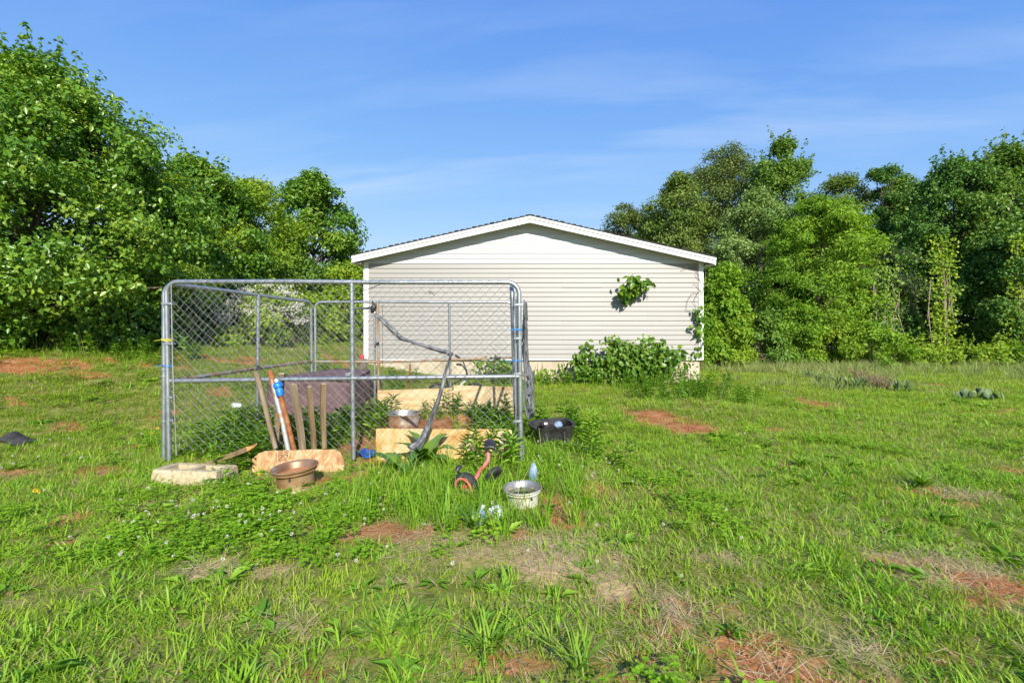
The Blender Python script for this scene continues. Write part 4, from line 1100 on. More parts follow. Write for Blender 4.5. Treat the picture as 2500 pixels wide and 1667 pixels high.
# plastic rubbish by the tricycle and the white rim
def crumple(c, s, n, seed, flat=0.8):
    m = MB(); rr = random.Random(seed)
    vs = []; nu, nv = n, n // 2
    for j in range(nv + 1):
        for i in range(nu):
            a = 2 * math.pi * i / nu; b = math.pi * j / nv
            k = 0.75 + 0.5 * vnoise(math.cos(a) * 2.2 + 9, math.sin(a) * 2.2 + b * 2, seed) + 0.12 * (rr.random() - 0.5)
            vs.append(Vector(c) + Vector((s[0] * k * math.sin(b) * math.cos(a), s[1] * k * math.sin(b) * math.sin(a), s[2] * k * flat * math.cos(b))))
    fs = [(j * nu + i, (j + 1) * nu + i, (j + 1) * nu + (i + 1) % nu, j * nu + (i + 1) % nu) for j in range(nv) for i in range(nu)]
    return m.add(vs, fs)
g = gpt(1208, 1272)
single(crumple((g[0], g[1], 0.05), (0.055, 0.05, 0.07), 16, 3), 'crumpled_bag', M['white_film'], (g[0], g[1], hz(*g)), 'white ribbed plastic scrap in the grass below the white rim', 'rubbish', angle=25)
g = gpt(1165, 1280)
jug = empty('plastic_jug', (g[0], g[1], hz(*g) - 0.02)); tag(jug, 'pale blue and white plastic jug half hidden by broad blades', 'jug')
MB().lathe([(0.0, 0.0), (0.05, 0.002), (0.056, 0.015), (0.056, 0.09), (0.05, 0.12), (0.02, 0.145), (0.019, 0.165)], (0, 0, 0), 20).build('body', M['pale_blue'], jug)
jug.scale = (0.85, 0.85, 0.8)
MB().lathe([(0.0, 0.188), (0.02, 0.188), (0.023, 0.184), (0.023, 0.162), (0.02, 0.16)], (0, 0, 0), 16).build('cap', M['white_film'], jug)
jug.rotation_euler = (R(-18), R(14), 0)
g = (at(1302, 0, 4.1).x, 4.1)
single(crumple((g[0], g[1], 0.13), (0.035, 0.03, 0.085), 14, 8, 1.0), 'blue_rag', M['pale_blue'], (g[0], g[1], 0.0), 'pale blue rag standing behind the white rim', 'rag', angle=25)

# black tub full of rubbish right of the kennel
Xt, Yt = at(1348, 0, 5.75).x, 5.75
tub = empty('black_tub', (Xt, Yt, -0.01)); tag(tub, 'broken black plastic tub with rubbish among weeds right of the kennel', 'tub'); tub.rotation_euler = (R(4), R(-3), R(12))
tw_, td_, th_ = 0.25, 0.19, 0.26
def rr_loop(k, z, n=40, lipw=0.0):
    out = []
    for i in range(n):
        a = 2 * math.pi * i / n; c, s = math.cos(a), math.sin(a)
        e = 0.45
        out.append((math.copysign(abs(c) ** e, c) * (tw_ * k + lipw), math.copysign(abs(s) ** e, s) * (td_ * k + lipw), z + (0.03 * (vnoise(i * 0.5, 2, 3) - 0.6) if z > 0.2 else 0)))
    return out
ls = [rr_loop(0.78, 0.0), rr_loop(0.86, 0.10), rr_loop(0.95, 0.22), rr_loop(1.0, 0.25, lipw=0.012), rr_loop(1.0, 0.262, lipw=0.012), rr_loop(0.95, 0.258), rr_loop(0.80, 0.03)]
n = 40; m = MB().add([p for l in ls for p in l], [(j * n + i, j * n + (i + 1) % n, (j + 1) * n + (i + 1) % n, (j + 1) * n + i) for j in range(len(ls) - 1) for i in range(n)] + [tuple(range((len(ls) - 1) * n, len(ls) * n))])
m.build('shell', M['black_plastic'], tub, angle=50)
for xx in (-0.12, 0.1):
    MB().box((xx, -td_ * 0.93, 0.12), (0.025, 0.02, 0.19), Matrix.Rotation(R(-8), 3, 'X')).build('rib', M['black_plastic'], tub, bevel=0.004)
def in_tub(mb, name, mat, label):
    o = mb.build(name, mat, None, angle=25)
    o.location = (Xt, Yt, -0.01); tag(o, label, 'rubbish'); return o
in_tub(crumple((-0.05, 0.03, 0.235), (0.10, 0.08, 0.06), 18, 21), 'crumpled_bag', M['black_cloth'], 'dark crumpled bag heaped in the black tub')
in_tub(crumple((0.07, -0.02, 0.24), (0.05, 0.05, 0.05), 16, 25), 'crumpled_bag', M['pale_blue'], 'small blue grey plastic scrap in the black tub')
in_tub(crumple((-0.08, -0.07, 0.26), (0.022, 0.02, 0.02), 12, 29), 'crumpled_bag', M['white_film'], 'bright white scrap in the black tub')

# galvanised tub and clay pots in the kennel
c = at(984, 1043, 6.85)
gt_ = empty('steel_tub', (c.x, c.y, -0.02)); tag(gt_, 'dull galvanised tub caked with red clay inside the kennel', 'tub')
MB().lathe([(0.20, 0.0), (0.205, 0.004), (0.225, 0.085), (0.222, 0.09), (0.236, 0.17), (0.245, 0.195), (0.251, 0.20), (0.251, 0.208)], (0, 0, 0), 44).build('wall', M['galv_tub'], gt_, angle=50)
MB().lathe([(0.251, 0.208), (0.243, 0.211), (0.236, 0.2), (0.215, 0.08), (0.20, 0.05), (0.001, 0.045)], (0, 0, 0), 44).build('inside', M['rim_bright'], gt_, angle=50)
for k in range(26):
    a = 2 * math.pi * k / 26
    pass
def pot(px, py, Y, r, h, label, mat, tilt=0):
    c = at(px, py, Y)
    o = single(MB().lathe([(0.0, 0.0), (r * 0.68, 0.0), (r * 0.90, h * 0.74), (r * 0.90, h * 0.745), (r, h * 0.76), (r * 1.02, h), (r * 0.92, h), (r * 0.86, h * 0.8), (r * 0.8, h * 0.6), (0.001, h * 0.58)], (0, 0, 0), 28), 'flower_pot', mat, (0, 0, 0), label, 'pot', 'clay pots in the kennel', angle=40)
    o.location = (c.x, c.y, c.z); o.rotation_euler = (R(tilt), R(tilt * 0.6), 0)
    return o
pot(1127, 1037, 6.95, 0.078, 0.125, 'terracotta pot in front of the back right plywood', M['terracotta'], 2)
pot(1147, 1032, 7.15, 0.062, 0.115, 'darker clay pot tucked among weeds behind the terracotta pot', M['rust_dirt'], -3)

# blue tarp scrap behind the front mesh
g0, g1 = at(868, 0, 5.02).x, at(916, 0, 5.02).x
m = MB().grid(lambda u, v: (g0 + (g1 - g0) * u, 4.99 + 0.26 * v, 0.02 + 0.05 * fbm(u * 6, v * 6, 71, 3) + 0.02 * math.sin(u * 8)), 18, 14)
single(m, 'blue_tarp', M['blue_tarp'], ((g0 + g1) / 2, 5.1, 0), 'crumpled blue tarp scrap beside the front plywood', 'tarp', solid=0.003)
# white bag on the lawn seen through the left panel
g = gpt(575, 996)
single(crumple((g[0], g[1], hz(*g) + 0.025), (0.085, 0.06, 0.06), 20, 33), 'plastic_bag', M['white_film'], (g[0], g[1], hz(*g)), 'translucent white plastic bag on the lawn beyond the left panel', 'bag', angle=25)
# black rag on the lawn at far left
g = gpt(42, 1082)
m = MB().grid(lambda u, v: (g[0] + 0.30 * (u - 0.5), g[1] + 0.24 * (v - 0.5) + 0.03 * math.sin(u * 6), hz(g[0] + 0.30 * (u - 0.5), g[1] + 0.24 * (v - 0.5)) + 0.015 + (0.075 * math.sin(min(1, u * 1.9) * math.pi) * (u < 0.53) + 0.055 * math.sin(max(0, (u - 0.42) / 0.58) * math.pi) * (u > 0.42)) * math.sin(v * math.pi) + 0.012 * fbm(u * 5, v * 5, 77, 2)), 22, 12)
single(m, 'black_cloth', M['black_cloth'], (g[0], g[1], hz(*g)), 'crumpled black cloth lying on the lawn at far left', 'cloth', solid=0.004)
# dark bag behind the gate
c = (at(893, 0, 9.1).x, 9.1); zz = hz(*c)
tb = empty('trash_bag', (c[0], c[1], zz)); tag(tb, 'black trash bag with a shiny white top behind the open gate', 'bag')
crumple((0, 0, 0.16), (0.20, 0.16, 0.24), 20, 41).build('sack', M['black_plastic'], tb, angle=25)
crumple((0.06, -0.02, 0.345), (0.10, 0.08, 0.035), 16, 44).build('wrapper', M['white_film'], tb, angle=25)
# red can on a stump by the house corner
c = (at(884, 0, 11.1).x, 11.1); zz = hz(*c)
st = empty('tree_stump', (c[0], c[1], zz)); tag(st, 'dark weathered stump at the left house corner', 'stump')
MB().lathe([(0.14, -0.05), (0.115, 0.03), (0.10, 0.15), (0.095, 0.22), (0.08, 0.235), (0.001, 0.225)], (0, 0, 0), 14).build('trunk', M['bark'], st)
MB().tube([(-0.05, 0, 0.2), (-0.1, -0.03, 0.33), (-0.09, -0.02, 0.45)], [0.03, 0.02, 0.01], 7).build('broken_limb', M['bark'], st)
rc = empty('fuel_can', (c[0], c[1], zz + 0.228)); tag(rc, 'small bright red can on the stump', 'can')
MB().lathe([(0.0, 0.0), (0.045, 0.0), (0.05, 0.008), (0.05, 0.07), (0.04, 0.085), (0.015, 0.09), (0.015, 0.105), (0.0, 0.105)], (0, 0, 0), 16).build('body', M['red'], rc)
MB().tube([(0.03, 0, 0.085), (0.02, 0, 0.12), (-0.02, 0, 0.12), (-0.03, 0, 0.085)], 0.006, 6).build('handle', M['red'], rc)
# rusty plank stake before the house
p0 = at(996, 958, 8.7); p1 = at(1001, 892, 8.7)
single(MB().box((p0 + p1) / 2, (0.052, 0.018, (p1 - p0).length + 0.06), (p1 - p0).to_track_quat('Z', 'Y').to_matrix()), 'plank_stake', M['rust'], p0, 'rust brown flat stake standing behind the kennel near the bicycle', 'stake', bevel=0.004)
# dry stalks by the foundation are added with the plants below

# bicycle behind the kennel
YB = 8.75
bz = hz(-1.0, YB)
bk = empty('bicycle', (at(1112, 0, YB).x, YB, bz)); tag(bk, 'small dark bicycle parked behind the back plywood', 'bicycle')
bk.rotation_euler = (R(10), 0, R(6))
def bb(mb, name, mat, parent=None, **k):
    return mb.build(name, mat, parent or bk, **k)
wr_ = 0.205
for xx in (-0.31, 0.34):
    wheel = bb(MB().torus((xx, 0, wr_), wr_ - 0.022, 0.022, 'Y', 32, 8), 'wheel', M['rubber'])
    bb(MB().torus((xx, 0, wr_), wr_ - 0.052, 0.010, 'Y', 32, 6), 'rim', M['alloy'], wheel)
    sp = MB()
    for k in range(16):
        a = 2 * math.pi * k / 16
        sp.tube([(xx + 0.02 * math.cos(a + 0.6), 0.012 * (-1) ** k, wr_ + 0.02 * math.sin(a + 0.6)), (xx + (wr_ - 0.055) * math.cos(a), 0, wr_ + (wr_ - 0.055) * math.sin(a))], 0.0013, 4)
    bb(sp, 'spokes', M['alloy'], wheel)
    bb(MB().tube([(xx, -0.035, wr_), (xx, 0.035, wr_)], 0.02, 10), 'hub', M['alloy'], wheel)
bb(MB().tube([(-0.10, 0, 0.20), (-0.135, 0, 0.36), (-0.155, 0, 0.45)], 0.016, 8), 'seat_tube', M['bike_paint'])
bb(MB().tube([(-0.10, 0, 0.20), (0.06, 0, 0.33), (0.215, 0, 0.49)], 0.019, 8), 'down_tube', M['bike_white'])
bb(MB().tube([(-0.135, 0, 0.37), (0.04, 0, 0.43), (0.205, 0, 0.53)], 0.017, 8), 'top_tube', M['bike_paint'])
for s in (-1, 1):
    bb(MB().tube([(-0.10, s * 0.02, 0.20), (-0.31, s * 0.04, wr_)], 0.010, 6), 'chain_stay', M['bike_paint'])
    bb(MB().tube([(-0.14, s * 0.015, 0.38), (-0.31, s * 0.04, wr_)], 0.009, 6), 'seat_stay', M['bike_paint'])
    bb(MB().tube([(0.225, s * 0.03, 0.46), (0.27, s * 0.042, 0.36), (0.34, s * 0.042, wr_)], 0.012, 8), 'fork_leg', M['bike_paint'])
bb(MB().tube([(0.225, 0, 0.46), (0.20, 0, 0.60)], 0.019, 10), 'head_tube', M['bike_paint'])
bb(MB().tube([(0.20, 0, 0.60), (0.185, 0, 0.67)], 0.015, 8), 'stem', M['bike_paint'])
hbm = bb(MB().tube([(0.10, -0.26, 0.80), (0.13, -0.22, 0.78), (0.175, -0.10, 0.68), (0.185, 0, 0.67), (0.175, 0.10, 0.68), (0.11, 0.22, 0.80), (0.06, 0.26, 0.82)], 0.012, 8), 'handlebar', M['bike_paint'])
for s, z in ((-1, 0.805), (1, 0.822)):
    bb(MB().tube([(0.10 if s < 0 else 0.06, s * 0.25, z - 0.005), (0.03 if s < 0 else 0.0, s * 0.31, z + 0.02)], 0.019, 8), 'grip', M['rubber'], hbm)
for ph in (0, 1):
    bb(MB().tube([(0.16, 0.06 - 0.12 * ph, 0.68), (0.28, 0.08 - 0.16 * ph, 0.60), (0.26, 0.04 - 0.08 * ph, 0.50)], 0.003, 5), 'brake_cable', M['rubber'])
bb(MB().lathe([(0.0, 0.03), (0.05, 0.025), (0.075, 0.0), (0.05, -0.02), (0, -0.022)], (-0.18, 0, 0.50), 16, Matrix.Rotation(R(-12), 3, 'Y') @ Matrix.Diagonal((1.5, 0.9, 0.9))), 'saddle', M['rubber'])
bb(MB().tube([(-0.155, 0, 0.45), (-0.165, 0, 0.49)], 0.013, 8), 'seat_post', M['alloy'])
crank = bb(MB().torus((-0.10, -0.03, 0.20), 0.055, 0.006, 'Y', 24, 6), 'chain_ring', M['alloy'])
for s in (-1, 1):
    cr_ = bb(MB().tube([(-0.10, s * 0.045, 0.20), (-0.10 + s * 0.08, s * 0.055, 0.20 - s * 0.06)], 0.009, 6), 'crank_arm', M['alloy'], crank)
    bb(MB().box((-0.10 + s * 0.08, s * 0.095, 0.20 - s * 0.06), (0.06, 0.07, 0.02)), 'pedal', M['rubber'], crank, bevel=0.003)

# ------------------------------------------------------------------ trees
PROFILES = {
    'pear':   [(0, .72), (.12, .95), (.3, 1.0), (.5, .88), (.7, .66), (.85, .42), (.95, .24), (1, .10)],
    'oval':   [(0, .45), (.15, .80), (.35, 1.0), (.6, .95), (.8, .72), (.93, .42), (1, .16)],
    'dome':   [(0, .70), (.2, .95), (.45, 1.0), (.7, .90), (.88, .62), (1, .25)],
    'column': [(0, .55), (.2, .85), (.45, 1.0), (.7, .78), (.88, .48), (1, .12)],
    'tuft':   [(0, .25), (.4, .5), (.7, 1.0), (.9, .8), (1, .3)],
    'bush':   [(0, .90), (.2, 1.0), (.5, .95), (.75, .72), (.92, .42), (1, .15)],
}
def crown(rng, c, zb, zt, Rx, prof, ncl, lpc, L, Wd, clump, shell=0.45, flat=0.75, lobes=0.36, up=0.55, spikes=0.0):
    """boughs on an uneven envelope, leaf clumps over each bough, leaves round each clump"""
    pr = PROFILES[prof]; ts = [p[0] for p in pr]; rs_ = [p[1] for p in pr]
    Hc = zt - zb
    nb = max(8, int(ncl / 9)) if ncl < 1000 else int(ncl / 7)
    # boughs: spread by golden angle so that gaps fall between them
    tb = (np.arange(nb) + 0.5) / nb
    tb = np.clip(tb ** 0.95 + rng.normal(size=nb) * 0.04, 0.0, 1.0)
    ab = np.arange(nb) * 2.39996 + rng.normal(size=nb) * 0.35 + c[0]
    env = np.interp(tb, ts, rs_) * Rx
    br = (0.26 + 0.20 * rng.random(nb)) * np.minimum(Rx, Hc * 0.5) * (0.55 + 0.45 * np.interp(tb, ts, rs_))
    rb = np.maximum(env * (1 + lobes * (rng.random(nb) - 0.55)) - br * 0.75, 0) * np.where(rng.random(nb) < 0.22, 0.5, 1)
    B = np.stack([c[0] + rb * np.cos(ab), c[1] + rb * np.sin(ab), zb + Hc * tb - br * 0.35 * (tb > 0.85)], 1)
    bi = rng.integers(0, nb, ncl); bi = np.concatenate([bi, rng.choice(nb, ncl // 3, p=br ** 2 / np.sum(br ** 2))])
    n = len(bi)
    dd = unit(rng.normal(size=(n, 3)) + 0.55 * unit(B[bi] - np.array([c[0], c[1], zb + 0.3 * Hc])) + np.array([0, 0, 0.35]))
    C = B[bi] + dd * (br[bi] * (0.45 + 0.65 * rng.random(n) ** 0.6))[:, None] * np.array([1, 1, 0.72])
    C[:, 2] = np.maximum(C[:, 2], zb - 0.05 * Hc)
    rad = clump * (0.5 + 0.6 * rng.random(n))
    sp = rng.random(n) < spikes
    k = rng.poisson(lpc * 0.78, n)
    ci = np.repeat(np.arange(n), k); N = len(ci)
    d = unit(rng.normal(size=(N, 3))); d[:, 2] *= flat
    q = rng.random(N)[:, None] ** 0.5
    P = C[ci] + d * q * rad[ci][:, None]
    # leading shoots: leaves along a thin upright twig
    sl = sp[ci] & (rng.random(N) < 0.35)
    tt_ = rng.random(N)
    shoot = dd[ci] * 0.5 + np.array([0, 0, 0.9])
    P[sl] = (C[ci] + shoot * (rad[ci] * (0.5 + 1.3 * tt_))[:, None] + d * 0.05)[sl]
    out = unit(C[ci] - np.array([c[0], c[1], zb + 0.35 * Hc]))
    Nn = unit(0.5 * out + np.array([0, 0, up]) + 0.45 * d + 0.7 * rng.normal(size=(N, 3)))
    D = unit(np.cross(Nn, rng.normal(size=(N, 3)))); D[:, 2] -= 0.25; D = unit(D)
    ctint = rng.random(n); btint = rng.random(nb)
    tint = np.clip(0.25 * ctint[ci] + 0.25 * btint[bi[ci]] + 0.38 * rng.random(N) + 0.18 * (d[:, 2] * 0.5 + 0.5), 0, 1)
    s = 0.5 + 0.95 * rng.random(N)
    return C, P, D, Nn, L * s, Wd * s, tint
def branches(rng, base, C, zb, zt, r0, nlimb, trunk_top=0.85, lean=0.0):
    m = MB()
    H = base[2] + (zt - base[2]) * trunk_top
    path = []
    for i in range(9):
        t = i / 8
        path.append(Vector((base[0] + lean * t + 0.12 * r0 * 4 * math.sin(t * 5 + base[0]), base[1] + 0.1 * r0 * 4 * math.sin(t * 4 + base[1]), base[2] - 0.15 + (H - base[2] + 0.15) * t)))
    m.tube(path, [r0 * (1.25 if i == 0 else (1 - 0.85 * i / 8)) for i in range(9)], 10)
    lm = MB()
    if len(C):
        idx = rng.choice(len(C), min(nlimb, len(C)), replace=False)
        for j in idx:
            e = Vector(C[j])
            tz = base[2] + max(0.12, (e.z - base[2]) / (zt - base[2]) * 0.72) * (zt - base[2])
            tt = min(max((tz - base[2]) / (H - base[2] + 1e-6), 0.05), 0.95)
            a = path[int(tt * 8)].lerp(path[min(8, int(tt * 8) + 1)], tt * 8 - int(tt * 8))
            mid = a.lerp(e, 0.5) + Vector((rng.normal() * 0.08, rng.normal() * 0.08, 0.06 * (e - a).length))
            rr = max(0.012, r0 * (1 - 0.8 * tt) * 0.42)
            lm.tube([a, a.lerp(mid, 0.5) , mid, mid.lerp(e, 0.6), e], [rr, rr * 0.8, rr * 0.6, rr * 0.4, rr * 0.15], 6)
    return m, lm
def tree(name, label, X, Y, top, hw, mat, bark='bark', prof='oval', ncl=170, lpc=120, L=0.15, Wd=0.09, clump=0.6, cb=0.25, r0=0.14, nl=40, group=None, cat='tree', seed=0, lean=0.0, **kw):
    rng = np.random.default_rng(seed + 1000)
    zb0 = hz(X, Y)
    root = empty(name, (X, Y, zb0)); tag(root, label, cat, group)
    zb = zb0 + (top - zb0) * cb
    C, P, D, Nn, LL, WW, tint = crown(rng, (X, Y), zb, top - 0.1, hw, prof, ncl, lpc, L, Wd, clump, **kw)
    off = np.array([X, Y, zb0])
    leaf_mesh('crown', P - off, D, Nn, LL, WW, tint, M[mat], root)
    tm, lm = branches(rng, (X, Y, zb0), C, zb, top, r0, nl, lean=lean)
    pb(tm, root, 'trunk', M[bark])
    if lm.v: pb(lm, root, 'limbs', M[bark])
    return root
def tr(px, ptop, phw, Y, *a, **k):
    """a tree whose crown is centred at photo column px, top at row ptop, half-width phw pixels, Y metres away"""
    X = (px - CX) * Y / F
    return dict(X=X, Y=Y, top=EYE + (HY - ptop) * Y / F, hw=phw * Y / F)
GL = 'trees along the left edge'
tree('pear_tree', 'tall glossy pear tree nearest on the left, filling the picture edge', **tr(95, 165, 375, 9.6), mat='leaf_pear', prof='pear', ncl=1250, lpc=92, L=0.088, Wd=0.056, clump=0.36, cb=0.09, r0=0.13, nl=90, seed=1, group=GL, spikes=0.10, lobes=0.30)
tree('pear_tree', 'rounded dark pear tree just behind the nearest pear', **tr(490, 388, 118, 14.5), mat='leaf_pear', prof='oval', ncl=420, lpc=90, L=0.115, Wd=0.07, clump=0.45, cb=0.12, r0=0.12, nl=50, seed=2, group=GL, spikes=0.12)
tree('hackberry_tree', 'soft yellow green tree in the middle of the left row', **tr(610, 440, 125, 16.5), mat='leaf_yellow', prof='dome', ncl=330, lpc=90, L=0.115, Wd=0.055, clump=0.5, cb=0.10, r0=0.12, nl=50, seed=3, group=GL)
tree('pear_tree', 'round-topped dark pear tree left of the house roof', **tr(765, 432, 110, 21), mat='leaf_pear', prof='dome', ncl=360, lpc=90, L=0.14, Wd=0.085, clump=0.5, cb=0.16, r0=0.14, nl=60, seed=4, group=GL)
tree('pear_tree', 'leafy tree low between the big pear and the yellow green tree', **tr(400, 430, 110, 12.5), mat='leaf_yellow', prof='oval', ncl=260, lpc=85, L=0.10, Wd=0.055, clump=0.42, cb=0.08, r0=0.10, nl=40, seed=5, group=GL)
tree('hackberry_tree', 'pale feathery tree low beside the left house wall', **tr(860, 640, 75, 19), mat='leaf_yellow', prof='bush', ncl=180, lpc=85, L=0.12, Wd=0.07, clump=0.4, cb=0.05, r0=0.08, nl=30, seed=6, group=GL)
tree('hackberry_tree', 'dense green tree behind the white flowering shrub', **tr(700, 600, 110, 18), mat='leaf_poplar', prof='bush', ncl=240, lpc=85, L=0.12, Wd=0.07, clump=0.45, cb=0.04, r0=0.1, nl=30, seed=7, group=GL)
tree('pear_tree', 'dark pear tree out at the far left behind the nearest pear', X=-13.0, Y=12.8, top=6.6, hw=3.6, mat='leaf_pear', prof='bush', ncl=420, lpc=80, L=0.12, Wd=0.075, clump=0.5, cb=0.08, r0=0.12, nl=30, seed=8, group=GL)

GR = 'trees of the right-hand wood'
RT = [
    ('oak_tree', 'small bronze oak showing left of the wood above the roof', tr(1530, 505, 72, 36), 'leaf_brown', 'dome', 210, dict(cb=.25, L=.135, Wd=.085, clump=.75)),
    ('oak_tree', 'dark green oak behind the right roof slope', tr(1655, 432, 98, 32), 'leaf_oak', 'oval', 360, dict(cb=.2, L=.15, Wd=.10, clump=.7)),
    ('oak_tree', 'broad bronze-topped oak, largest of the wood', tr(1775, 362, 118, 35), 'leaf_brown', 'dome', 520, dict(cb=.25, L=.135, Wd=.085, clump=.8)),
    ('tulip_tree', 'tall pointed tulip tree rising beside the bronze oak', tr(1912, 352, 95, 31), 'leaf_poplar', 'oval', 420, dict(cb=.2, L=.15, Wd=.10, clump=.65, spikes=.2)),
    ('maple_tree', 'silvery light green maple in front of the bronze oak', tr(1850, 470, 110, 27), 'leaf_silver', 'oval', 330, dict(cb=.18, L=.135, Wd=.085, clump=.6)),
    ('locust_tree', 'bright lime feathery locust tree in the middle of the wood', tr(2005, 490, 135, 24), 'leaf_lime', 'dome', 420, dict(cb=.2, L=.16, Wd=.055, clump=.6, flat=.55)),
    ('tulip_tree', 'dark tulip tree just right of the tall pointed one', tr(2055, 420, 95, 33), 'leaf_oak', 'oval', 240, dict(cb=.2, L=.135, Wd=.085, clump=.7)),
    ('slender_tree', 'thin-stemmed tree with a single leafy tuft above the wood', tr(2160, 392, 38, 30), 'leaf_deep', 'tuft', 70, dict(cb=.62, L=.135, Wd=.085, clump=.5)),
    ('tulip_tree', 'mid-height dark tree right of the leafy tuft', tr(2200, 432, 72, 31), 'leaf_poplar', 'oval', 220, dict(cb=.2, L=.15, Wd=.10, clump=.65)),
    ('tulip_tree', 'big dark tulip tree with glossy lower boughs, second from right edge', tr(2325, 395, 112, 26), 'leaf_deep', 'oval', 380, dict(cb=.30, L=.14, Wd=.095, clump=.6, spikes=.2)),
    ('tulip_tree', 'tallest tree at the right picture edge', tr(2460, 362, 118, 25), 'leaf_poplar', 'oval', 400, dict(cb=.25, L=.14, Wd=.095, clump=.6, spikes=.25)),
    ('cedar_tree', 'dull grey green cedar right of the lime locust', tr(2150, 600, 85, 25), 'leaf_cedar', 'oval', 260, dict(cb=.25, L=.13, Wd=.045, clump=.5)),
    ('maple_tree', 'bright young maple right behind the house corner', tr(1765, 650, 62, 19), 'leaf_lime', 'oval', 210, dict(cb=.02, L=.14, Wd=.09, clump=.42)),
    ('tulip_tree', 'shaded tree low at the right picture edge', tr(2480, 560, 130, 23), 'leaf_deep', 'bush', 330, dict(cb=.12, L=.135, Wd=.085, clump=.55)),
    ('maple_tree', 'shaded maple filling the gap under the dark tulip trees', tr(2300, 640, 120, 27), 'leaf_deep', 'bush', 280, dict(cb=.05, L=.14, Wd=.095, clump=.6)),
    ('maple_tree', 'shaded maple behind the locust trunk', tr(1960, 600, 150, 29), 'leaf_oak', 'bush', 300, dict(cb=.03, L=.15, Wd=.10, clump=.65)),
    ('tulip_tree', 'dense tree standing beyond the right picture edge', tr(2680, 360, 150, 25), 'leaf_poplar', 'oval', 260, dict(cb=.12, L=.135, Wd=.085, clump=.7)),
    ('oak_tree', 'far small treetop peeking over the right roof slope', tr(1405, 540, 42, 40), 'leaf_poplar', 'dome', 60, dict(cb=.45, L=.135, Wd=.085, clump=.5)),
]
for i, (nm, lb, pos, mt, pf, nc, kw) in enumerate(RT):
    tree(nm, lb, **pos, mat=mt, prof=pf, ncl=int(nc * 1.1), lpc=96, r0=0.17 if pf != 'tuft' else 0.09, nl=36, seed=20 + i, group=GR, **kw)
BK = [(1600, 520), (1720, 500), (1840, 560), (1950, 540), (2060, 520), (2170, 530), (2290, 500), (2400, 520), (2520, 480), (2660, 470)]
for i, (px, pt) in enumerate(BK):
    tree('forest_tree', ['shaded oak in the back row of the wood, %s' % w for w in ('at its left end', 'second from the left', 'third from the left', 'fourth from the left', 'fifth from the left', 'fifth from the right', 'fourth from the right', 'third from the right', 'second from the right', 'at its right end')][i],
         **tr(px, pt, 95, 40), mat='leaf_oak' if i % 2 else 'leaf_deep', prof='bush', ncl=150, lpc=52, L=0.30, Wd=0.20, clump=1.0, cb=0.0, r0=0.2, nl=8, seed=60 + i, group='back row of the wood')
GS = 'shrubs along the wood'
SH = [(1700, 760, 62, 17.5, 'leaf_lime', 'bright feathery shrub against the right house corner'), (1775, 745, 70, 19, 'leaf_yellow', 'yellow green shrub a little right of the house corner'),
      (1860, 765, 75, 19.5, 'leaf_poplar', 'dark brambly shrub left of the middle of the wood edge'), (1950, 742, 75, 20, 'leaf_lime', 'tall lime shrub under the locust tree'),
      (2040, 785, 70, 20, 'leaf_yellow', 'arching yellow green shrub in the middle of the wood edge'), (2130, 792, 85, 19.5, 'leaf_lime', 'wide arching lime shrub, foremost at the wood edge'),
      (2250, 845, 60, 20, 'leaf_yellow', 'low pale bramble right of the wide lime shrub'), (2340, 848, 70, 20, 'leaf_yellow', 'low pale bramble under the big dark tulip tree'),
      (2440, 840, 70, 19.5, 'leaf_yellow', 'low pale bramble near the right picture edge'), (2560, 830, 90, 19, 'leaf_lime', 'low bramble at the right picture edge'), (2200, 760, 70, 24, 'leaf_deep', 'shaded shrub between the vine-clad trunks')]
for i, (px, pt, hw_, Y, mt, lb) in enumerate(SH):
    tree('shrub', lb, **tr(px, pt, hw_, Y), mat=mt, prof='bush', ncl=130, lpc=80, L=0.11, Wd=0.06, clump=0.32, cb=0.0, r0=0.04, nl=40, cat='shrub', seed=90 + i, group=GS, spikes=0.15)
GU = 'shrubs under the left trees'
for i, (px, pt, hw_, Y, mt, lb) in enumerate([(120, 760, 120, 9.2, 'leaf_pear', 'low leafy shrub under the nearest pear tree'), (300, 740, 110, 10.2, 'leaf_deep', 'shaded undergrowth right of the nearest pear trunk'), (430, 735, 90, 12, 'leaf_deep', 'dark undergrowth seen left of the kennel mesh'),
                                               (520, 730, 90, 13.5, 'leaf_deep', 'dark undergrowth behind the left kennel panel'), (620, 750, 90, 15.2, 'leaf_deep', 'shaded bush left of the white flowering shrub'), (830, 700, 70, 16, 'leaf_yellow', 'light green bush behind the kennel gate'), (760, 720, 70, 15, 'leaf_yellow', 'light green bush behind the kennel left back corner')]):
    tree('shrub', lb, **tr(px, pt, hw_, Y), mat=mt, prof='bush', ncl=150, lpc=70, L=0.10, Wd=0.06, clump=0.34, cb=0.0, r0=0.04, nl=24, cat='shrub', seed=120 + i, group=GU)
# white flowering shrub
fs_ = tree('flowering_shrub', 'bushy shrub with sprays of small white blossoms behind the left kennel panel', **tr(665, 690, 105, 12.6), mat='leaf_yellow', prof='bush', ncl=230, lpc=80, L=0.085, Wd=0.05, clump=0.30, cb=0.0, r0=0.05, nl=40, cat='shrub', seed=140)
rng = np.random.default_rng(77)
pos = tr(665, 690, 105, 12.6)
n = 2200
cc = rng.random((46, 3)); ang = -0.3 - cc[:, 0] * (math.pi - 0.6)
t_ = 0.35 + 0.6 * cc[:, 1]; rr_ = np.interp(t_, [p[0] for p in PROFILES['bush']], [p[1] for p in PROFILES['bush']]) * pos['hw'] * 1.02
zb0 = hz(pos['X'], pos['Y'])
BC = np.stack([rr_ * np.cos(ang), rr_ * np.sin(ang), (pos['top'] - zb0) * t_], 1)
ci = rng.integers(0, 46, n)
P = BC[ci] + rng.normal(size=(n, 3)) * np.array([0.11, 0.09, 0.05])
Nn = unit(rng.normal(size=(n, 3)) * 0.6 + np.array([0, -0.7, 0.7]))
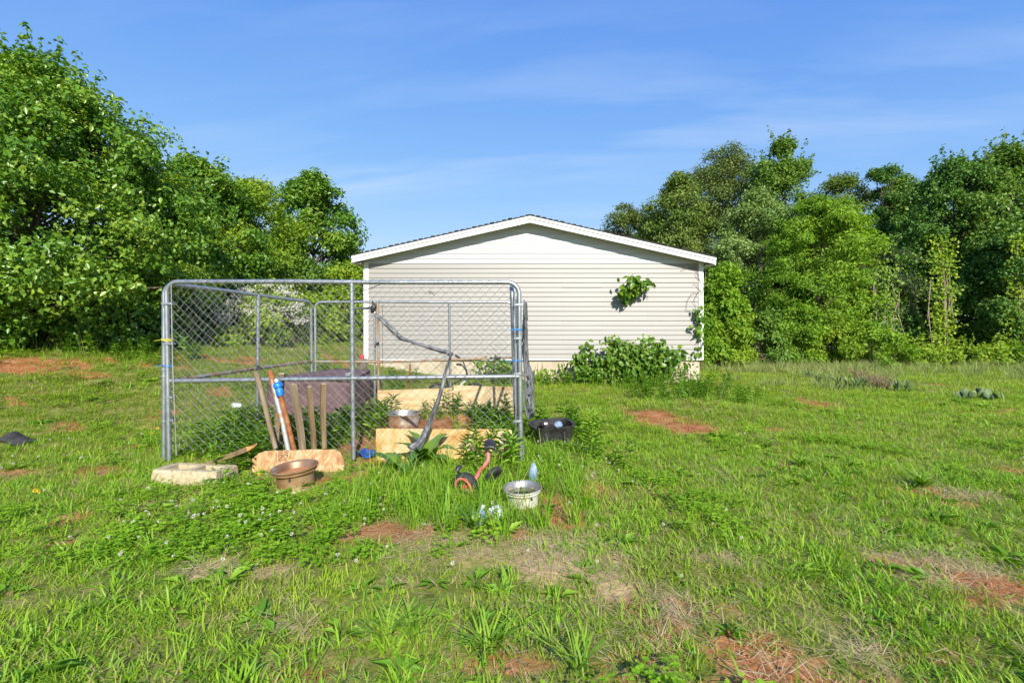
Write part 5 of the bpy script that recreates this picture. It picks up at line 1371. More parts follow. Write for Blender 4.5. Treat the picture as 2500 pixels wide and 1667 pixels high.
leaf_mesh('blossoms', P, unit(np.cross(Nn, rng.normal(size=(n, 3)))), Nn, 0.035, 0.034, rng.random(n), M['petal'], fs_)

# vine-clad trunks at the wood edge
for i, (px, p0_, p1_, Y, w_, lb) in enumerate([(2290, 905, 600, 22.5, 0.16, 'pale trunk thick with ivy and hanging vines, right of the wood middle'), (2150, 890, 660, 22.8, 0.13, 'brown trunk with hanging dead vines behind the wide lime shrub'), (2195, 895, 640, 24, 0.12, 'thin dark trunk beside the brown vine-hung trunk'), (2480, 900, 590, 22, 0.13, 'leaning vine-wrapped trunk by the right picture edge'), (1855, 880, 600, 25.5, 0.2, 'bare dark trunk showing under the silvery maple')]):
    a = at(px, p0_, Y); b = at(px + 6, p1_, Y)
    root = empty('vine_trunk', (a.x, Y, hz(a.x, Y))); tag(root, lb, 'tree trunk', 'vine-hung trunks')
    rng = np.random.default_rng(200 + i)
    pth = [Vector((a.x, Y, hz(a.x, Y) - 0.1)).lerp(b, k / 7) + Vector((0.08 * math.sin(k * 1.3 + i), 0, 0)) for k in range(8)]
    pb(MB().tube(pth, [w_ * (1 - 0.06 * k) for k in range(8)], 9), root, 'trunk', M['bark_pale'] if i != 4 and i != 2 else M['bark'])
    vm = MB()
    for k in range(9 if i != 4 else 2):
        x = a.x + rng.normal() * 0.35; z1_ = a.z + (b.z - a.z) * (0.5 + 0.5 * rng.random()); z0_ = z1_ - 1.2 - 2 * rng.random()
        vm.tube([(x, Y - 0.25, z1_), (x + 0.1 * rng.normal(), Y - 0.3, (z0_ + z1_) / 2), (x + 0.15 * rng.normal(), Y - 0.3, max(z0_, 0.1))], [0.02, 0.025, 0.012], 5)
    pb(vm, root, 'vines', M['bark_pale'])
    nn = 1500 if i != 4 else 120
    h_ = rng.random(nn) ** 1.2
    P = np.stack([rng.normal(size=nn) * 0.34, -0.15 - 0.2 * rng.random(nn), (b.z - a.z) * h_], 1)
    Nn = unit(rng.normal(size=(nn, 3)) * 0.7 + np.array([0, -0.8, 0.5]))
    leaf_mesh('ivy', P, unit(np.cross(Nn, rng.normal(size=(nn, 3)))), Nn, 0.15, 0.11, rng.random(nn), M['leaf_yellow'] if i in (0, 3) else M['leaf_poplar'], root)

# ------------------------------------------------------------------ plants on the house
def leafy(name, label, root_pt, stems, leafL, leafW, per, mat, cat, seed, group=None, spread=0.12, droop=0.45, stem_r=0.006, facing=(0, -0.6, 0.5)):
    """stems are polylines; leaves hang along them on short stalks"""
    rng = np.random.default_rng(seed)
    root = empty(name, root_pt); tag(root, label, cat, group)
    off = np.array(root_pt)
    sm = MB(); P = []; D = []
    for st_ in stems:
        st_ = [Vector(p) for p in st_]
        sm.tube(st_, [stem_r * (1 - 0.7 * k / max(1, len(st_) - 1)) for k in range(len(st_))], 6)
        n = int(per * sum((st_[k + 1] - st_[k]).length for k in range(len(st_) - 1)) / 0.1) + 2
        for k in range(n):
            t = (0.15 + 0.85 * rng.random()) * (len(st_) - 1); j = min(int(t), len(st_) - 2)
            p = st_[j].lerp(st_[j + 1], t - j)
            q = np.array(p) + rng.normal(size=3) * spread * np.array([1, 0.7, 0.8])
            P.append(q); D.append(rng.normal(size=3) * 0.6 + np.array([0, -0.25, -droop]))
    P = np.array(P); D = np.array(D); n = len(P)
    Nn = unit(rng.normal(size=(n, 3)) * 0.55 + np.array(facing))
    s = 0.6 + 0.7 * rng.random(n)
    pb(sm, root, 'stems', M['dry_stem'])
    # broad leaves with four facets either side of the midrib
    D = unit(D); Nn = unit(Nn - D * np.sum(Nn * D, 1, keepdims=True)); S = np.cross(D, Nn)
    Ls = (leafL * s)[:, None]; Ws = (leafW * s)[:, None]
    prof = [(0, 0.0, 0), (0.18, 0.40, .10), (0.45, 0.5, .16), (0.75, 0.30, .10), (1, 0, -.12)]
    V = []
    for (a, w_, nz_) in prof:
        V.append(P + D * Ls * a - Nn * Ls * 0.18 * a * a)
        if 0 < a < 1:
            V.append(P + D * Ls * a + S * Ws * w_ + Nn * Ws * nz_ - Nn * Ls * 0.18 * a * a)
            V.append(P + D * Ls * a - S * Ws * w_ + Nn * Ws * nz_ - Nn * Ls * 0.18 * a * a)
    V = np.stack(V, 1)   # order: base, m1,r1,l1, m2,r2,l2, m3,r3,l3, tip
    tri = [(0, 2, 1), (0, 1, 3), (1, 2, 5), (1, 5, 4), (1, 4, 6), (1, 6, 3), (4, 5, 8), (4, 8, 7), (4, 7, 9), (4, 9, 6), (7, 8, 10), (7, 10, 9)]
    b = (np.arange(n) * 11)[:, None, None]
    T = (b + np.array(tri)[None]).reshape(-1, 3)
    tint = np.repeat(np.clip(0.15 + 0.75 * rng.random(n), 0, 1), 11)
    np_mesh('leaves', V.reshape(-1, 3) - off, T, M[mat], {'tint': tint}, root, smooth=True)
    return root
H = lambda px, py, d=0.35: at(px, py, HYW - d)
leafy('wall_vine', 'leafy broad-leaved sprig sticking out of the siding', H(1538, 735, 0.03), [[H(1538, 735, 0.03), H(1535, 715, 0.2), H(1530, 690, 0.42)], [H(1538, 735, 0.03), H(1550, 700, 0.3), H(1570, 690, 0.45)], [H(1538, 735, 0.03), H(1560, 698, 0.3), H(1592, 690, 0.4)], [H(1535, 715, 0.2), H(1545, 685, 0.4), H(1545, 676, 0.42)], [H(1538, 735, 0.03), H(1525, 720, 0.25), H(1522, 705, 0.4)]], 0.145, 0.09, 9.0, 'leaf_big', 'vine', 301, 'plants on the house wall', spread=0.06)
cv = leafy('corner_vine', 'vine with broad leaves and bare twigs at the right house corner', H(1716, 925, 0.05), [[H(1716, 925, 0.03), H(1712, 860, 0.05), H(1709, 800, 0.06), H(1708, 770, 0.1)], [H(1709, 800, 0.06), H(1698, 805, 0.15), H(1694, 812, 0.2)], [H(1708, 770, 0.1), H(1698, 760, 0.2), H(1706, 752, 0.2)], [H(1708, 770, 0.1), H(1716, 770, 0.2)]], 0.145, 0.095, 2.2, 'leaf_big', 'vine', 302, 'plants on the house wall', spread=0.07, stem_r=0.007)
tw = MB()
for pts in ([(1712, 760), (1712, 700), (1703, 655), (1670, 650)], [(1712, 712), (1690, 716), (1678, 735), (1676, 755), (1686, 760)], [(1710, 712), (1700, 690), (1692, 695)], [(1712, 700), (1720, 690), (1724, 660)], [(1706, 710), (1694, 735), (1700, 750)], [(1712, 690), (1700, 670), (1702, 655), (1690, 648)], [(1700, 655), (1680, 652), (1662, 661)], [(1714, 720), (1718, 700), (1732, 690)]):
    tw.tube([H(a, b, 0.05 + 0.03 * (k % 2)) for k, (a, b) in enumerate(pts)], 0.005, 5)
pb(tw, cv, 'bare_twigs', M['dry_stem'])
G0 = lambda px, d=0.4: Vector(((px - CX) * (HYW - d) / F, HYW - d, hz((px - CX) * (HYW - d) / F, HYW - d)))
def bush_stems(px0, px1, ptop, d0, n, seed, arch=1.0):
    rr = random.Random(seed); out = []
    for k in range(n):
        a = rr.uniform(px0, px1); b = a + rr.uniform(-25, 25) * arch; t = ptop + rr.uniform(0, 45)
        out.append([G0(a, d0 + rr.uniform(-.15, .15)), H((a + b) / 2, (t + 905) / 2, d0 + rr.uniform(0, 0.2)), H(b, t, d0 + rr.uniform(0, 0.3))])
    return out
GH = 'plants along the house foundation'
leafy('foundation_shrub', 'broad-leaved vine shrub sprawling right of the house wall centre', G0(1585, 0.4), bush_stems(1545, 1620, 850, 0.45, 14, 5) + [[G0(1600), H(1625, 870, 0.45), H(1665, 855, 0.5)], [G0(1590), H(1640, 880, 0.45), H(1672, 872, 0.5)], [G0(1590), H(1600, 850), H(1612, 832, 0.35)]], 0.145, 0.095, 5.0, 'leaf_big', 'shrub', 311, GH, spread=0.09)
leafy('foundation_shrub', 'bushy small-leaved shrub rising highest before the house wall', G0(1525, 0.5), bush_stems(1490, 1560, 822, 0.5, 26, 6, 1.3), 0.085, 0.06, 9.0, 'leaf_poplar', 'shrub', 312, GH, spread=0.09)
leafy('foundation_shrub', 'mixed leafy shrub left of the tallest foundation shrub', G0(1440, 0.45), bush_stems(1412, 1490, 865, 0.5, 20, 7) + [[G0(1450), H(1440, 870), H(1430, 840, 0.4)]], 0.12, 0.085, 4.5, 'leaf_big', 'shrub', 313, GH, spread=0.08)
leafy('foundation_shrub', 'low weedy shrub between the kennel and the foundation shrubs', G0(1345, 0.4), bush_stems(1300, 1395, 905, 0.4, 16, 8), 0.075, 0.05, 3.5, 'leaf_lime', 'shrub', 314, GH, spread=0.07)
leafy('foundation_shrub', 'small leafy shrub by the foundation behind the kennel right corner', G0(1215, 0.5), bush_stems(1170, 1255, 870, 0.5, 16, 9), 0.095, 0.065, 3.0, 'leaf_big', 'shrub', 315, GH, spread=0.08)
leafy('foundation_shrub', 'wilting sprig against the tan foundation', G0(1375, 0.25), [[G0(1375, .25), H(1376, 905, .25), H(1380, 884, .25)], [G0(1375, .25), H(1368, 900, .25), H(1364, 890, .25)]], 0.10, 0.055, 1.6, 'leaf_big', 'shrub', 316, GH, spread=0.04)
leafy('foundation_shrub', 'thin creeper on the foundation below the right corner board', G0(1690, 0.2), [[G0(1690, .15), H(1685, 905, .06), H(1700, 892, .06)], [G0(1690, .15), H(1675, 900, .06), H(1668, 888, .06)], [G0(1705, .2), H(1700, 915, .2), H(1712, 905, .2)]], 0.06, 0.045, 1.2, 'leaf_big', 'shrub', 317, GH, spread=0.05, stem_r=0.004)
ds = MB(); rr = random.Random(12)
for px, t in ((1312, 885), (1325, 882), (1324, 890), (1306, 893), (1334, 900)):
    ds.tube([G0(px, 0.3), H(px + rr.uniform(-3, 3), (t + 925) / 2, 0.3), H(px + rr.uniform(-3, 3), t, 0.3)], [0.014, 0.012, 0.005], 6)
single(ds, 'dry_stalks', M['dry_stem'], G0(1318, 0.3), 'clump of dry brown stalks before the foundation, right of the kennel', 'plant')

# ------------------------------------------------------------------ ground cover
def blades(rng, n, h0, h1, w, spread, lean, seg=2, dryp=0.1, curl=0.6, flat=False):
    """a tuft of tapering curved blades"""
    V = []; T = []; tn = []; dr = []
    for k in range(n):
        a = rng.random() * 2 * math.pi; r = spread * math.sqrt(rng.random())
        b = np.array([r * math.cos(a), r * math.sin(a), -0.01])
        az = a + rng.normal() * 1.0
        h = h0 + (h1 - h0) * rng.random()
        ln = lean * (0.3 + rng.random()) if not flat else lean * (0.93 + 0.12 * rng.random())
        d = np.array([math.cos(az), math.sin(az), 0]); sd = np.array([-math.sin(az), math.cos(az), 0])
        tw = rng.normal() * 0.5; sd = sd * math.cos(tw) + d * math.sin(tw)
        ww = w * (0.6 + 0.8 * rng.random())
        base = len(V)
        for i in range(seg + 1):
            t = i / seg
            ang = ln + curl * t * (0.5 + rng.random() * 0.2) * ln * 2
            p = b + d * h * t * math.sin(min(ang, 1.7)) + np.array([0, 0, 1]) * h * t * max(math.cos(min(ang, 1.7)), 0.05)
            if i == seg:
                V.append(p)
            else:
                k_ = 1 - 0.45 * t
                V.append(p - sd * ww * k_ / 2); V.append(p + sd * ww * k_ / 2)
        for i in range(seg):
            o = base + 2 * i
            if i < seg - 1:
                T += [(o, o + 1, o + 3), (o, o + 3, o + 2)]
            else:
                T.append((o, o + 1, o + 2))
        ti = rng.random(); dd = 0.55 * rng.random() + (0.45 if rng.random() < dryp else 0)
        tn += [ti] * (2 * seg + 1); dr += [dd] * (2 * seg + 1)
    return np.array(V), np.array(T), np.array(tn), np.array(dr)
def proto(name, arr, mat):
    V, T, tn, dr = arr
    return np_mesh(name, V, T, mat, {'tint': tn, 'bdry': dr}, None, link=False)
def leaf_proto(name, rng, n, h, L, Wd, mat, tall=False, flat=0.5, stem=True, ring=False):
    """broad-leaved weed: leaves up a stem, or a low rosette"""
    P = []; D = []; Nn = []; Ls = []
    for k in range(n):
        a = k * 2.4 + rng.normal() * 0.3
        d = np.array([math.cos(a), math.sin(a), 0])
        if tall:
            z = h * (0.12 + 0.88 * (k / n)); P.append(np.array([0.012 * math.sin(k), 0.012 * math.cos(k * 1.3), z]))
            u = 0.25 + 0.75 * k / n + rng.normal() * 0.2
            D.append(d + np.array([0, 0, u])); Ls.append(L * (0.55 + 0.7 * (1 - abs(k / n - 0.45))) * (0.8 + 0.4 * rng.random()))
        else:
            r = 0.03 * rng.random(); P.append(d * r + np.array([0, 0, h * rng.random()]))
            D.append(d + np.array([0, 0, flat + rng.normal() * 0.2])); Ls.append(L * (0.7 + 0.5 * rng.random()))
        Nn.append(np.array([0, 0, 1.0]) - 0.3 * d + 0.2 * rng.normal(size=3))
    P, D, Nn = map(np.array, (P, D, Nn)); Ls = np.array(Ls)
    V, T, tn = leaves_arrays(P, D, Nn, Ls, Ls * Wd / L, 0.2 + 0.7 * rng.random(n), fold=0.25, droop=0.3)
    if stem and tall:
        b = len(V); r = 0.0035
        sv_ = []
        for z in (0, h * 0.5, h):
            for k in range(3):
                sv_.append((r * math.cos(2.09 * k) + 0.012 * math.sin(z * 9), r * math.sin(2.09 * k), z))
        st_ = [(b + 3 * i + k, b + 3 * i + (k + 1) % 3, b + 3 * i + 3 + k) for i in range(2) for k in range(3)] + [(b + 3 * i + (k + 1) % 3, b + 3 * i + 3 + (k + 1) % 3, b + 3 * i + 3 + k) for i in range(2) for k in range(3)]
        V = np.concatenate([V, np.array(sv_)]); T = np.concatenate([T, np.array(st_)]); tn = np.concatenate([tn, np.full(9, 0.6)])
    return np_mesh(name, V, T, mat, {'tint': tn, 'bdry': np.zeros(len(tn))}, None, link=False)
def clover_proto(name, rng, n, R_, mat):
    P = []; D = []; Nn = []; Ls = []
    for k in range(n):
        a = rng.random() * 6.28; r = R_ * math.sqrt(rng.random())
        c = np.array([r * math.cos(a), r * math.sin(a), 0.03 + 0.05 * rng.random()])
        nrm = unit(np.array([rng.normal() * 0.25, rng.normal() * 0.25, 1.0])[None])[0]
        a0 = rng.random() * 6.28; s = 0.010 + 0.007 * rng.random()
        for j in range(3):
            d = np.array([math.cos(a0 + 2.094 * j), math.sin(a0 + 2.094 * j), 0.15])
            P.append(c); D.append(d); Nn.append(nrm); Ls.append(s)
    P, D, Nn = map(np.array, (P, D, Nn)); Ls = np.array(Ls)
    V, T, tn = leaves_arrays(P, D, Nn, Ls, Ls * 1.05, np.repeat(rng.random(n), 3), fold=0.05, droop=-0.05)
    return np_mesh(name, V, T, mat, {'tint': tn, 'bdry': np.zeros(len(tn))}, None, link=False)
def scatter(name, pts, scale, itint, dry, protos, rng, tilt=0.12, cat=None, label=None):
    n = len(pts)
    me = bpy.data.meshes.new(name)
    me.vertices.add(n); me.vertices.foreach_set('co', np.asarray(pts, np.float32).ravel())
    def fa(nm, typ, arr, key='value'):
        a = me.attributes.new(nm, typ, 'POINT'); a.data.foreach_set(key, np.asarray(arr).ravel())
    rot = np.stack([rng.normal(size=n) * tilt, rng.normal(size=n) * tilt, rng.random(n) * 6.283], 1).astype(np.float32)
    fa('rot', 'FLOAT_VECTOR', rot, 'vector'); fa('scl', 'FLOAT', np.asarray(scale, np.float32)); fa('itint', 'FLOAT', np.asarray(itint, np.float32)); fa('dry', 'FLOAT', np.asarray(dry, np.float32))
    fa('vid', 'INT', rng.integers(0, len(protos), n).astype(np.int32))
    me.materials.append(protos[0].data.materials[0])
    o = bpy.data.objects.new(name, me); col.objects.link(o)
    ng = bpy.data.node_groups.new(name, 'GeometryNodeTree')
    ng.interface.new_socket('Geometry', in_out='INPUT', socket_type='NodeSocketGeometry')
    ng.interface.new_socket('Geometry', in_out='OUTPUT', socket_type='NodeSocketGeometry')
    N = ng.nodes; Lk = ng.links
    gi = N.new('NodeGroupInput'); g_o = N.new('NodeGroupOutput'); iop = N.new('GeometryNodeInstanceOnPoints'); jn = N.new('GeometryNodeJoinGeometry')
    for p in protos:
        oi = N.new('GeometryNodeObjectInfo'); oi.inputs['Object'].default_value = p; oi.inputs['As Instance'].default_value = True
        Lk.new(oi.outputs['Geometry'], jn.inputs[0])
    def na(nm, typ):
        q = N.new('GeometryNodeInputNamedAttribute'); q.data_type = typ; q.inputs['Name'].default_value = nm
        return q.outputs['Attribute']
    Lk.new(gi.outputs[0], iop.inputs['Points']); Lk.new(jn.outputs[0], iop.inputs['Instance'])
    iop.inputs['Pick Instance'].default_value = True
    Lk.new(na('vid', 'INT'), iop.inputs['Instance Index'])
    Lk.new(na('rot', 'FLOAT_VECTOR'), iop.inputs['Rotation']); Lk.new(na('scl', 'FLOAT'), iop.inputs['Scale'])
    Lk.new(iop.outputs[0], g_o.inputs[0])
    md = o.modifiers.new('scatter', 'NODES'); md.node_group = ng
    o['kind'] = 'stuff'
    return o
grng = np.random.default_rng(99)
def inside_house(x, y):
    return (x > XL - 0.02) & (x < XR + 0.02) & (y > HYW + 0.02) & (y < HYW + DEP + 0.2)
def band_points(bands, dens):
    """points on the ground, denser near the camera; dens(x, y) in 0..1 thins them"""
    X = []; Y = []; S = []
    for (y0, y1, d, sc) in bands:
        w = 1.10 * y1 + 1.6
        n = int(d * (y1 - y0) * 2 * w)
        y = y0 + (y1 - y0) * grng.random(n); x = (grng.random(n) * 2 - 1) * w
        k = (np.abs(x) < 1.10 * y + 1.6) & ~inside_house(x, y)
        x, y = x[k], y[k]
        k = grng.random(len(x)) < dens(x, y)
        X.append(x[k]); Y.append(y[k]); S.append(np.full(k.sum(), sc))
    x, y, s = map(np.concatenate, (X, Y, S))
    return np.stack([x, y, height(x, y)], 1), s
def box_points(n, x0, x1, y0, y1, dens=None):
    x = x0 + (x1 - x0) * grng.random(n); y = y0 + (y1 - y0) * grng.random(n)
    if dens is not None:
        k = grng.random(n) < dens(x, y); x, y = x[k], y[k]
    return np.stack([x, y, height(x, y)], 1)
def under_trees(x, y):          # deep shade under the woods: little grass
    return np.clip((y - 22.5) / 1.5, 0, 1)
def in_kennel_dirt(x, y):
    return ((x > -2.3) & (x < -0.1) & (y > 5.05) & (y < 7.8)) * np.clip(1.2 - fbm(x * 3, y * 3, 88), 0, 1)
BANDS = [(0.7, 3, 430, 0.95), (3, 6.2, 330, 1.0)]
BANDS_FAR = [(6.0, 10, 62, 1.0), (10, 16, 26, 1.35), (16, 27, 9, 1.9)]
P_lawn = [proto('lawn_tuft', blades(np.random.default_rng(i), 17, 0.03, 0.075, 0.0048, 0.055, 0.82, 2, 0.12), M['grass']) for i in range(8)]
def near_props(x, y):
    k = np.ones(len(x))
    for (cx_, cy_, r_) in ((-1.84, 4.02, 0.30), (0.087, 3.63, 0.19), (-2.85, 4.24, 0.2), (-2.60, 4.24, 0.2)):
        k = np.where((x - cx_) ** 2 + (y - cy_) ** 2 < r_ ** 2, 0.4, k)
    return k
lawn_dens = lambda x, y: near_props(x, y) * np.clip(1 - 1.05 * dirt_val(x, y), 0.0, 1) * np.clip(1 - 0.80 * straw_val(x, y), 0, 1) * (1 - under_trees(x, y)) * (1 - 0.85 * in_kennel_dirt(x, y))
def lawn_attrs(x, y):
    dryv = 0.55 * fbm(x * 0.55, y * 0.55, 5, 3) + 0.22 * fbm(x * 3, y * 3, 15, 2) + 0.12 * straw_val(x, y) - 0.17 + 0.06 * np.clip(-x / 4, 0, 1)
    return (0.65 + 0.8 * fbm(x * 1.4, y * 1.4, 25, 3) + 0.25 * grng.random(len(x)), np.clip(0.15 + 0.7 * fbm(x * 0.8, y * 0.8, 35, 3) + 0.3 * (grng.random(len(x)) - 0.5), 0, 1), dryv)
pts, s = band_points(BANDS, lawn_dens)
a_, b_, c_ = lawn_attrs(pts[:, 0], pts[:, 1])
scatter('lawn_grass', pts, s * a_, b_, c_, P_lawn, grng)
P_lawn2 = [proto('lawn_patch', blades(np.random.default_rng(20 + i), 60, 0.04, 0.085, 0.0065, 0.16, 0.80, 2, 0.10), M['grass']) for i in range(8)]
pts, s = band_points(BANDS_FAR, lawn_dens)
a_, b_, c_ = lawn_attrs(pts[:, 0], pts[:, 1])
scatter('distant_lawn_grass', pts, s * (0.55 + 0.5 * a_), b_, c_, P_lawn2, grng, 0.05)
# broad-bladed tussocks
P_broad = [proto('broad_tuft', blades(np.random.default_rng(40 + i), 11, 0.05, 0.115, 0.0076, 0.038, 0.66, 3, 0.07, 0.9), M['grass_broad']) for i in range(7)]
pts, s = band_points([(0.7, 3, 300, 0.95), (3, 6, 200, 1.0), (6, 10, 62, 1.2), (10, 16, 14, 1.4)],
                     lambda x, y: np.clip((fbm(x * 1.9, y * 1.9, 45, 3) - 0.34) * 4.0 + 0.25 * np.clip(x / 3, 0, 1), 0.04, 1) * np.clip(1 - 0.95 * dirt_val(x, y), 0.03, 1) * np.clip(1 - 0.7 * straw_val(x, y), 0, 1) * (1 - 0.9 * in_kennel_dirt(x, y)))
x, y = pts[:, 0], pts[:, 1]
scatter('broad_grass', pts, s * (0.5 + 0.4 * fbm(x * 1.3, y * 1.3, 75, 2) + 0.55 * grng.random(len(x)) ** 1.5), np.clip(0.2 + 0.6 * fbm(x * 1.2, y * 1.2, 55, 2) + 0.3 * (grng.random(len(x)) - 0.5), 0, 1), 0.22 * fbm(x * 1.1, y * 1.1, 65, 2), P_broad, grng, 0.15)
# dead straw lying about
P_straw = [proto('straw_wisp', blades(np.random.default_rng(60 + i), 16, 0.06, 0.17, 0.0030, 0.08, 1.46, 2, 0.0, 0.03, True), M['straw']) for i in range(6)]
pts, s = band_points([(0.7, 3, 300, 0.8), (3, 6, 210, 0.85), (6, 10, 60, 1.0)], lambda x, y: np.clip(0.09 + 1.15 * straw_val(x, y) ** 1.3 + 0.12 * dirt_val(x, y), 0, 1) * (1 - np.clip(dirt_val(x, y) - 0.9, 0, 0.3) * 3))
x, y = pts[:, 0], pts[:, 1]
pts[:, 2] += 0.012 + 0.025 * grng.random(len(x)) * straw_val(x, y)
scatter('dead_straw', pts, s * (0.6 + 0.6 * grng.random(len(x))), grng.random(len(x)), np.zeros(len(x)), P_straw, grng, 0.12)
# clover and other low leaves
cl0, cl1 = gpt(330, 1300), gpt(880, 1250)
def clover_d(x, y):
    m = np.exp(-((x + 1.75) / 1.15) ** 4 - ((y - 3.45) / 0.75) ** 4) * 1.3
    m2 = np.clip((fbm(x * 1.1, y * 1.1, 95, 3) - 0.56) * 6, 0, 0.7)
    m3 = 0.8 * np.exp(-((x - 0.35) / 0.5) ** 2 - ((y - 4.9) / 0.7) ** 2)
    return near_props(x, y) * np.clip(np.maximum(np.maximum(m, m2), m3) * np.clip(1 - dirt_val(x, y), 0, 1) * np.clip(1 - 0.9 * straw_val(x, y), 0, 1), 0, 1)
P_clov = [clover_proto('clover_patch', np.random.default_rng(80 + i), 30, 0.08, M['clover']) for i in range(5)]
pts, s = band_points([(0.7, 3, 70, 1.0), (3, 6, 75, 1.05), (6, 9, 36, 1.2)], clover_d)
scatter('clover', pts, s * (0.8 + 0.5 * grng.random(len(pts))), grng.random(len(pts)), np.zeros(len(pts)), P_clov, grng, 0.1)
P_ros = [leaf_proto('plantain', np.random.default_rng(100 + i), 9, 0.01, 0.11, 0.035, M['leaf_weed'], flat=0.35) for i in range(4)]
pts, s = band_points([(0.7, 3, 9, 0.85), (3, 6, 9, 0.9), (6, 10, 5, 1.1)], lambda x, y: np.clip((fbm(x * 0.9, y * 0.9, 105, 3) - 0.40) * 4, 0.05, 1) * np.clip(1 - dirt_val(x, y), 0.1, 1))
scatter('plantain_weeds', pts, s * (0.6 + 0.7 * grng.random(len(pts))), grng.random(len(pts)), np.zeros(len(pts)), P_ros, grng, 0.12)
# tall grass round the junk, the kennel and the house
P_tall = [proto('tall_tuft', blades(np.random.default_rng(120 + i), 11, 0.18, 0.36, 0.0085, 0.05, 0.34, 4, 0.08, 1.0), M['grass_broad']) for i in range(6)]
T_ = [box_points(250, -1.3, 0.65, 3.2, 4.45), box_points(26, -0.75, -0.05, 3.45, 3.75), box_points(40, 0.15, 0.8, 4.5, 5.4), box_points(14, 0.2, 0.9, 6.0, 6.5), box_points(30, -0.7, 0.25, 3.1, 3.5), box_points(8, -3.0, -1.9, 3.9, 4.0), box_points(12, -1.4, 0.1, 4.80, 4.95), box_points(60, -3.35, -1.9, 5.0, 6.2), box_points(30, -0.9, -0.05, 5.3, 7.4), box_points(90, -2.5, 4.4, 10.6, 11.3),
      box_points(110, 2.4, 5.0, 8.2, 10.8), box_points(26, -1.8, -0.2, 7.3, 7.75), box_points(120, -11, -6.5, 8.2, 9.3), box_points(22, -4.2, -3.45, 4.4, 6.0), box_points(40, -3.4, 0.0, 8.05, 9.5), box_points(14, -2.2, -1.9, 5.5, 7.5)]
pts = np.concatenate(T_)
x, y = pts[:, 0], pts[:, 1]
clear = np.ones(len(x), bool)
for (cx_, cy_, r_) in ((-1.84, 3.95, 0.36), (0.087, 3.60, 0.22), (Xt, Yt - 0.2, 0.36), (-2.75, 4.15, 0.3)):
    clear &= ((x - cx_) ** 2 + (y - cy_) ** 2) > r_ ** 2
pts = pts[clear]; x, y = pts[:, 0], pts[:, 1]
scatter('tall_grass', pts, (0.4 + 0.6 * grng.random(len(x)) ** 1.3), 0.05 + 0.75 * grng.random(len(x)), 0.25 * grng.random(len(x)), P_tall, grng, 0.12)
# leafy weeds
P_weed = [leaf_proto('weed_stalk', np.random.default_rng(140 + i), 26, 0.36, 0.105, 0.022, M['leaf_weed'], tall=True) for i in range(5)]
Wd_ = [box_points(95, -3.36, -1.95, 5.02, 5.9), box_points(7, -0.6, 0.0, 5.2, 5.6), box_points(20, -0.45, -0.05, 5.4, 7.2), box_points(12, 0.15, 0.95, 5.95, 6.5), box_points(3, 0.65, 1.0, 5.3, 5.9), box_points(6, -2.75, -2.45, 4.5, 4.8), box_points(14, -1.4, -0.6, 7.2, 7.7), box_points(9, -0.45, 0.15, 4.6, 4.88), box_points(34, -1.5, 4.0, 10.7, 11.2), box_points(6, 0.7, 1.2, 4.6, 5.4), box_points(60, 2.3, 4.6, 8.4, 10.4), box_points(26, -2.05, -1.75, 5.2, 7.4), box_points(50, -9.5, -6.2, 8.6, 9.6), box_points(40, -4.3, -2.0, 8.5, 10.5)]
pts = np.concatenate(Wd_)
k = ((pts[:, 0] - Xt) ** 2 + (pts[:, 1] - Yt + 0.25) ** 2) > 0.36 ** 2
pts = pts[k]
scatter('leafy_weeds', pts, 0.45 + 0.75 * grng.random(len(pts)), grng.random(len(pts)), np.zeros(len(pts)), P_weed, grng, 0.16)
# seeding grass and rank growth towards the wood
P_reed = [proto('seeding_tuft', blades(np.random.default_rng(160 + i), 26, 0.14, 0.44, 0.011, 0.16, 0.42, 3, 0.2, 0.8), M['reed']) for i in range(5)]
def rank(x, y):
    e = 13.2 + 1.6 * (fbm(x * 0.5, x * 0 + 1, 115, 2) - 0.5) + np.clip((x - 8) * -0.1, -0.6, 0.6)
    return np.clip((y - e) / 1.2, 0, 1) * np.clip((x - 4.9) / 0.8, 0, 1)
def bed(x, y):
    xx = 7.4 + (y - 10.8) * -0.8
    return np.clip(1.3 - np.sqrt(((x - 6.9) / 1.7) ** 2 + ((y - (11.4 - 0.22 * (x - 6.9) * 1.0)) / 0.75) ** 2), 0, 1)
xx = 4.6 + 24 * grng.random(9000); yy = 10 + 12.5 * grng.random(9000)
k = grng.random(9000) < np.maximum(0.42 * rank(xx, yy) * np.clip((fbm(xx * 0.45, yy * 0.45, 135, 3) - 0.30) * 3.0, 0.05, 1), 0.30 * bed(xx, yy)) * (np.abs(xx) < 1.12 * yy + 2)
xx, yy = xx[k], yy[k]
scatter('seeding_grass', np.stack([xx, yy, height(xx, yy)], 1), 0.6 + 0.6 * grng.random(len(xx)), np.clip(fbm(xx * 0.6, yy * 0.6, 125, 3) * 1.3 - 0.2 + 0.3 * grng.random(len(xx)), 0, 1), np.zeros(len(xx)), P_reed, grng, 0.12)
P_seed = [proto('seed_tuft', blades(np.random.default_rng(180 + i), 5, 0.45, 0.75, 0.006, 0.05, 0.3, 4, 0.4, 1.2), M['reed']) for i in range(3)]
pts = np.concatenate([box_points(26, -11.2, -7.6, 8.5, 9.1), box_points(18, 2.6, 4.4, 8.0, 9.6)])
scatter('seed_stalks', pts, 0.6 + 0.5 * grng.random(len(pts)), 0.3 + 0.5 * grng.random(len(pts)), np.zeros(len(pts)), P_seed, grng, 0.12)

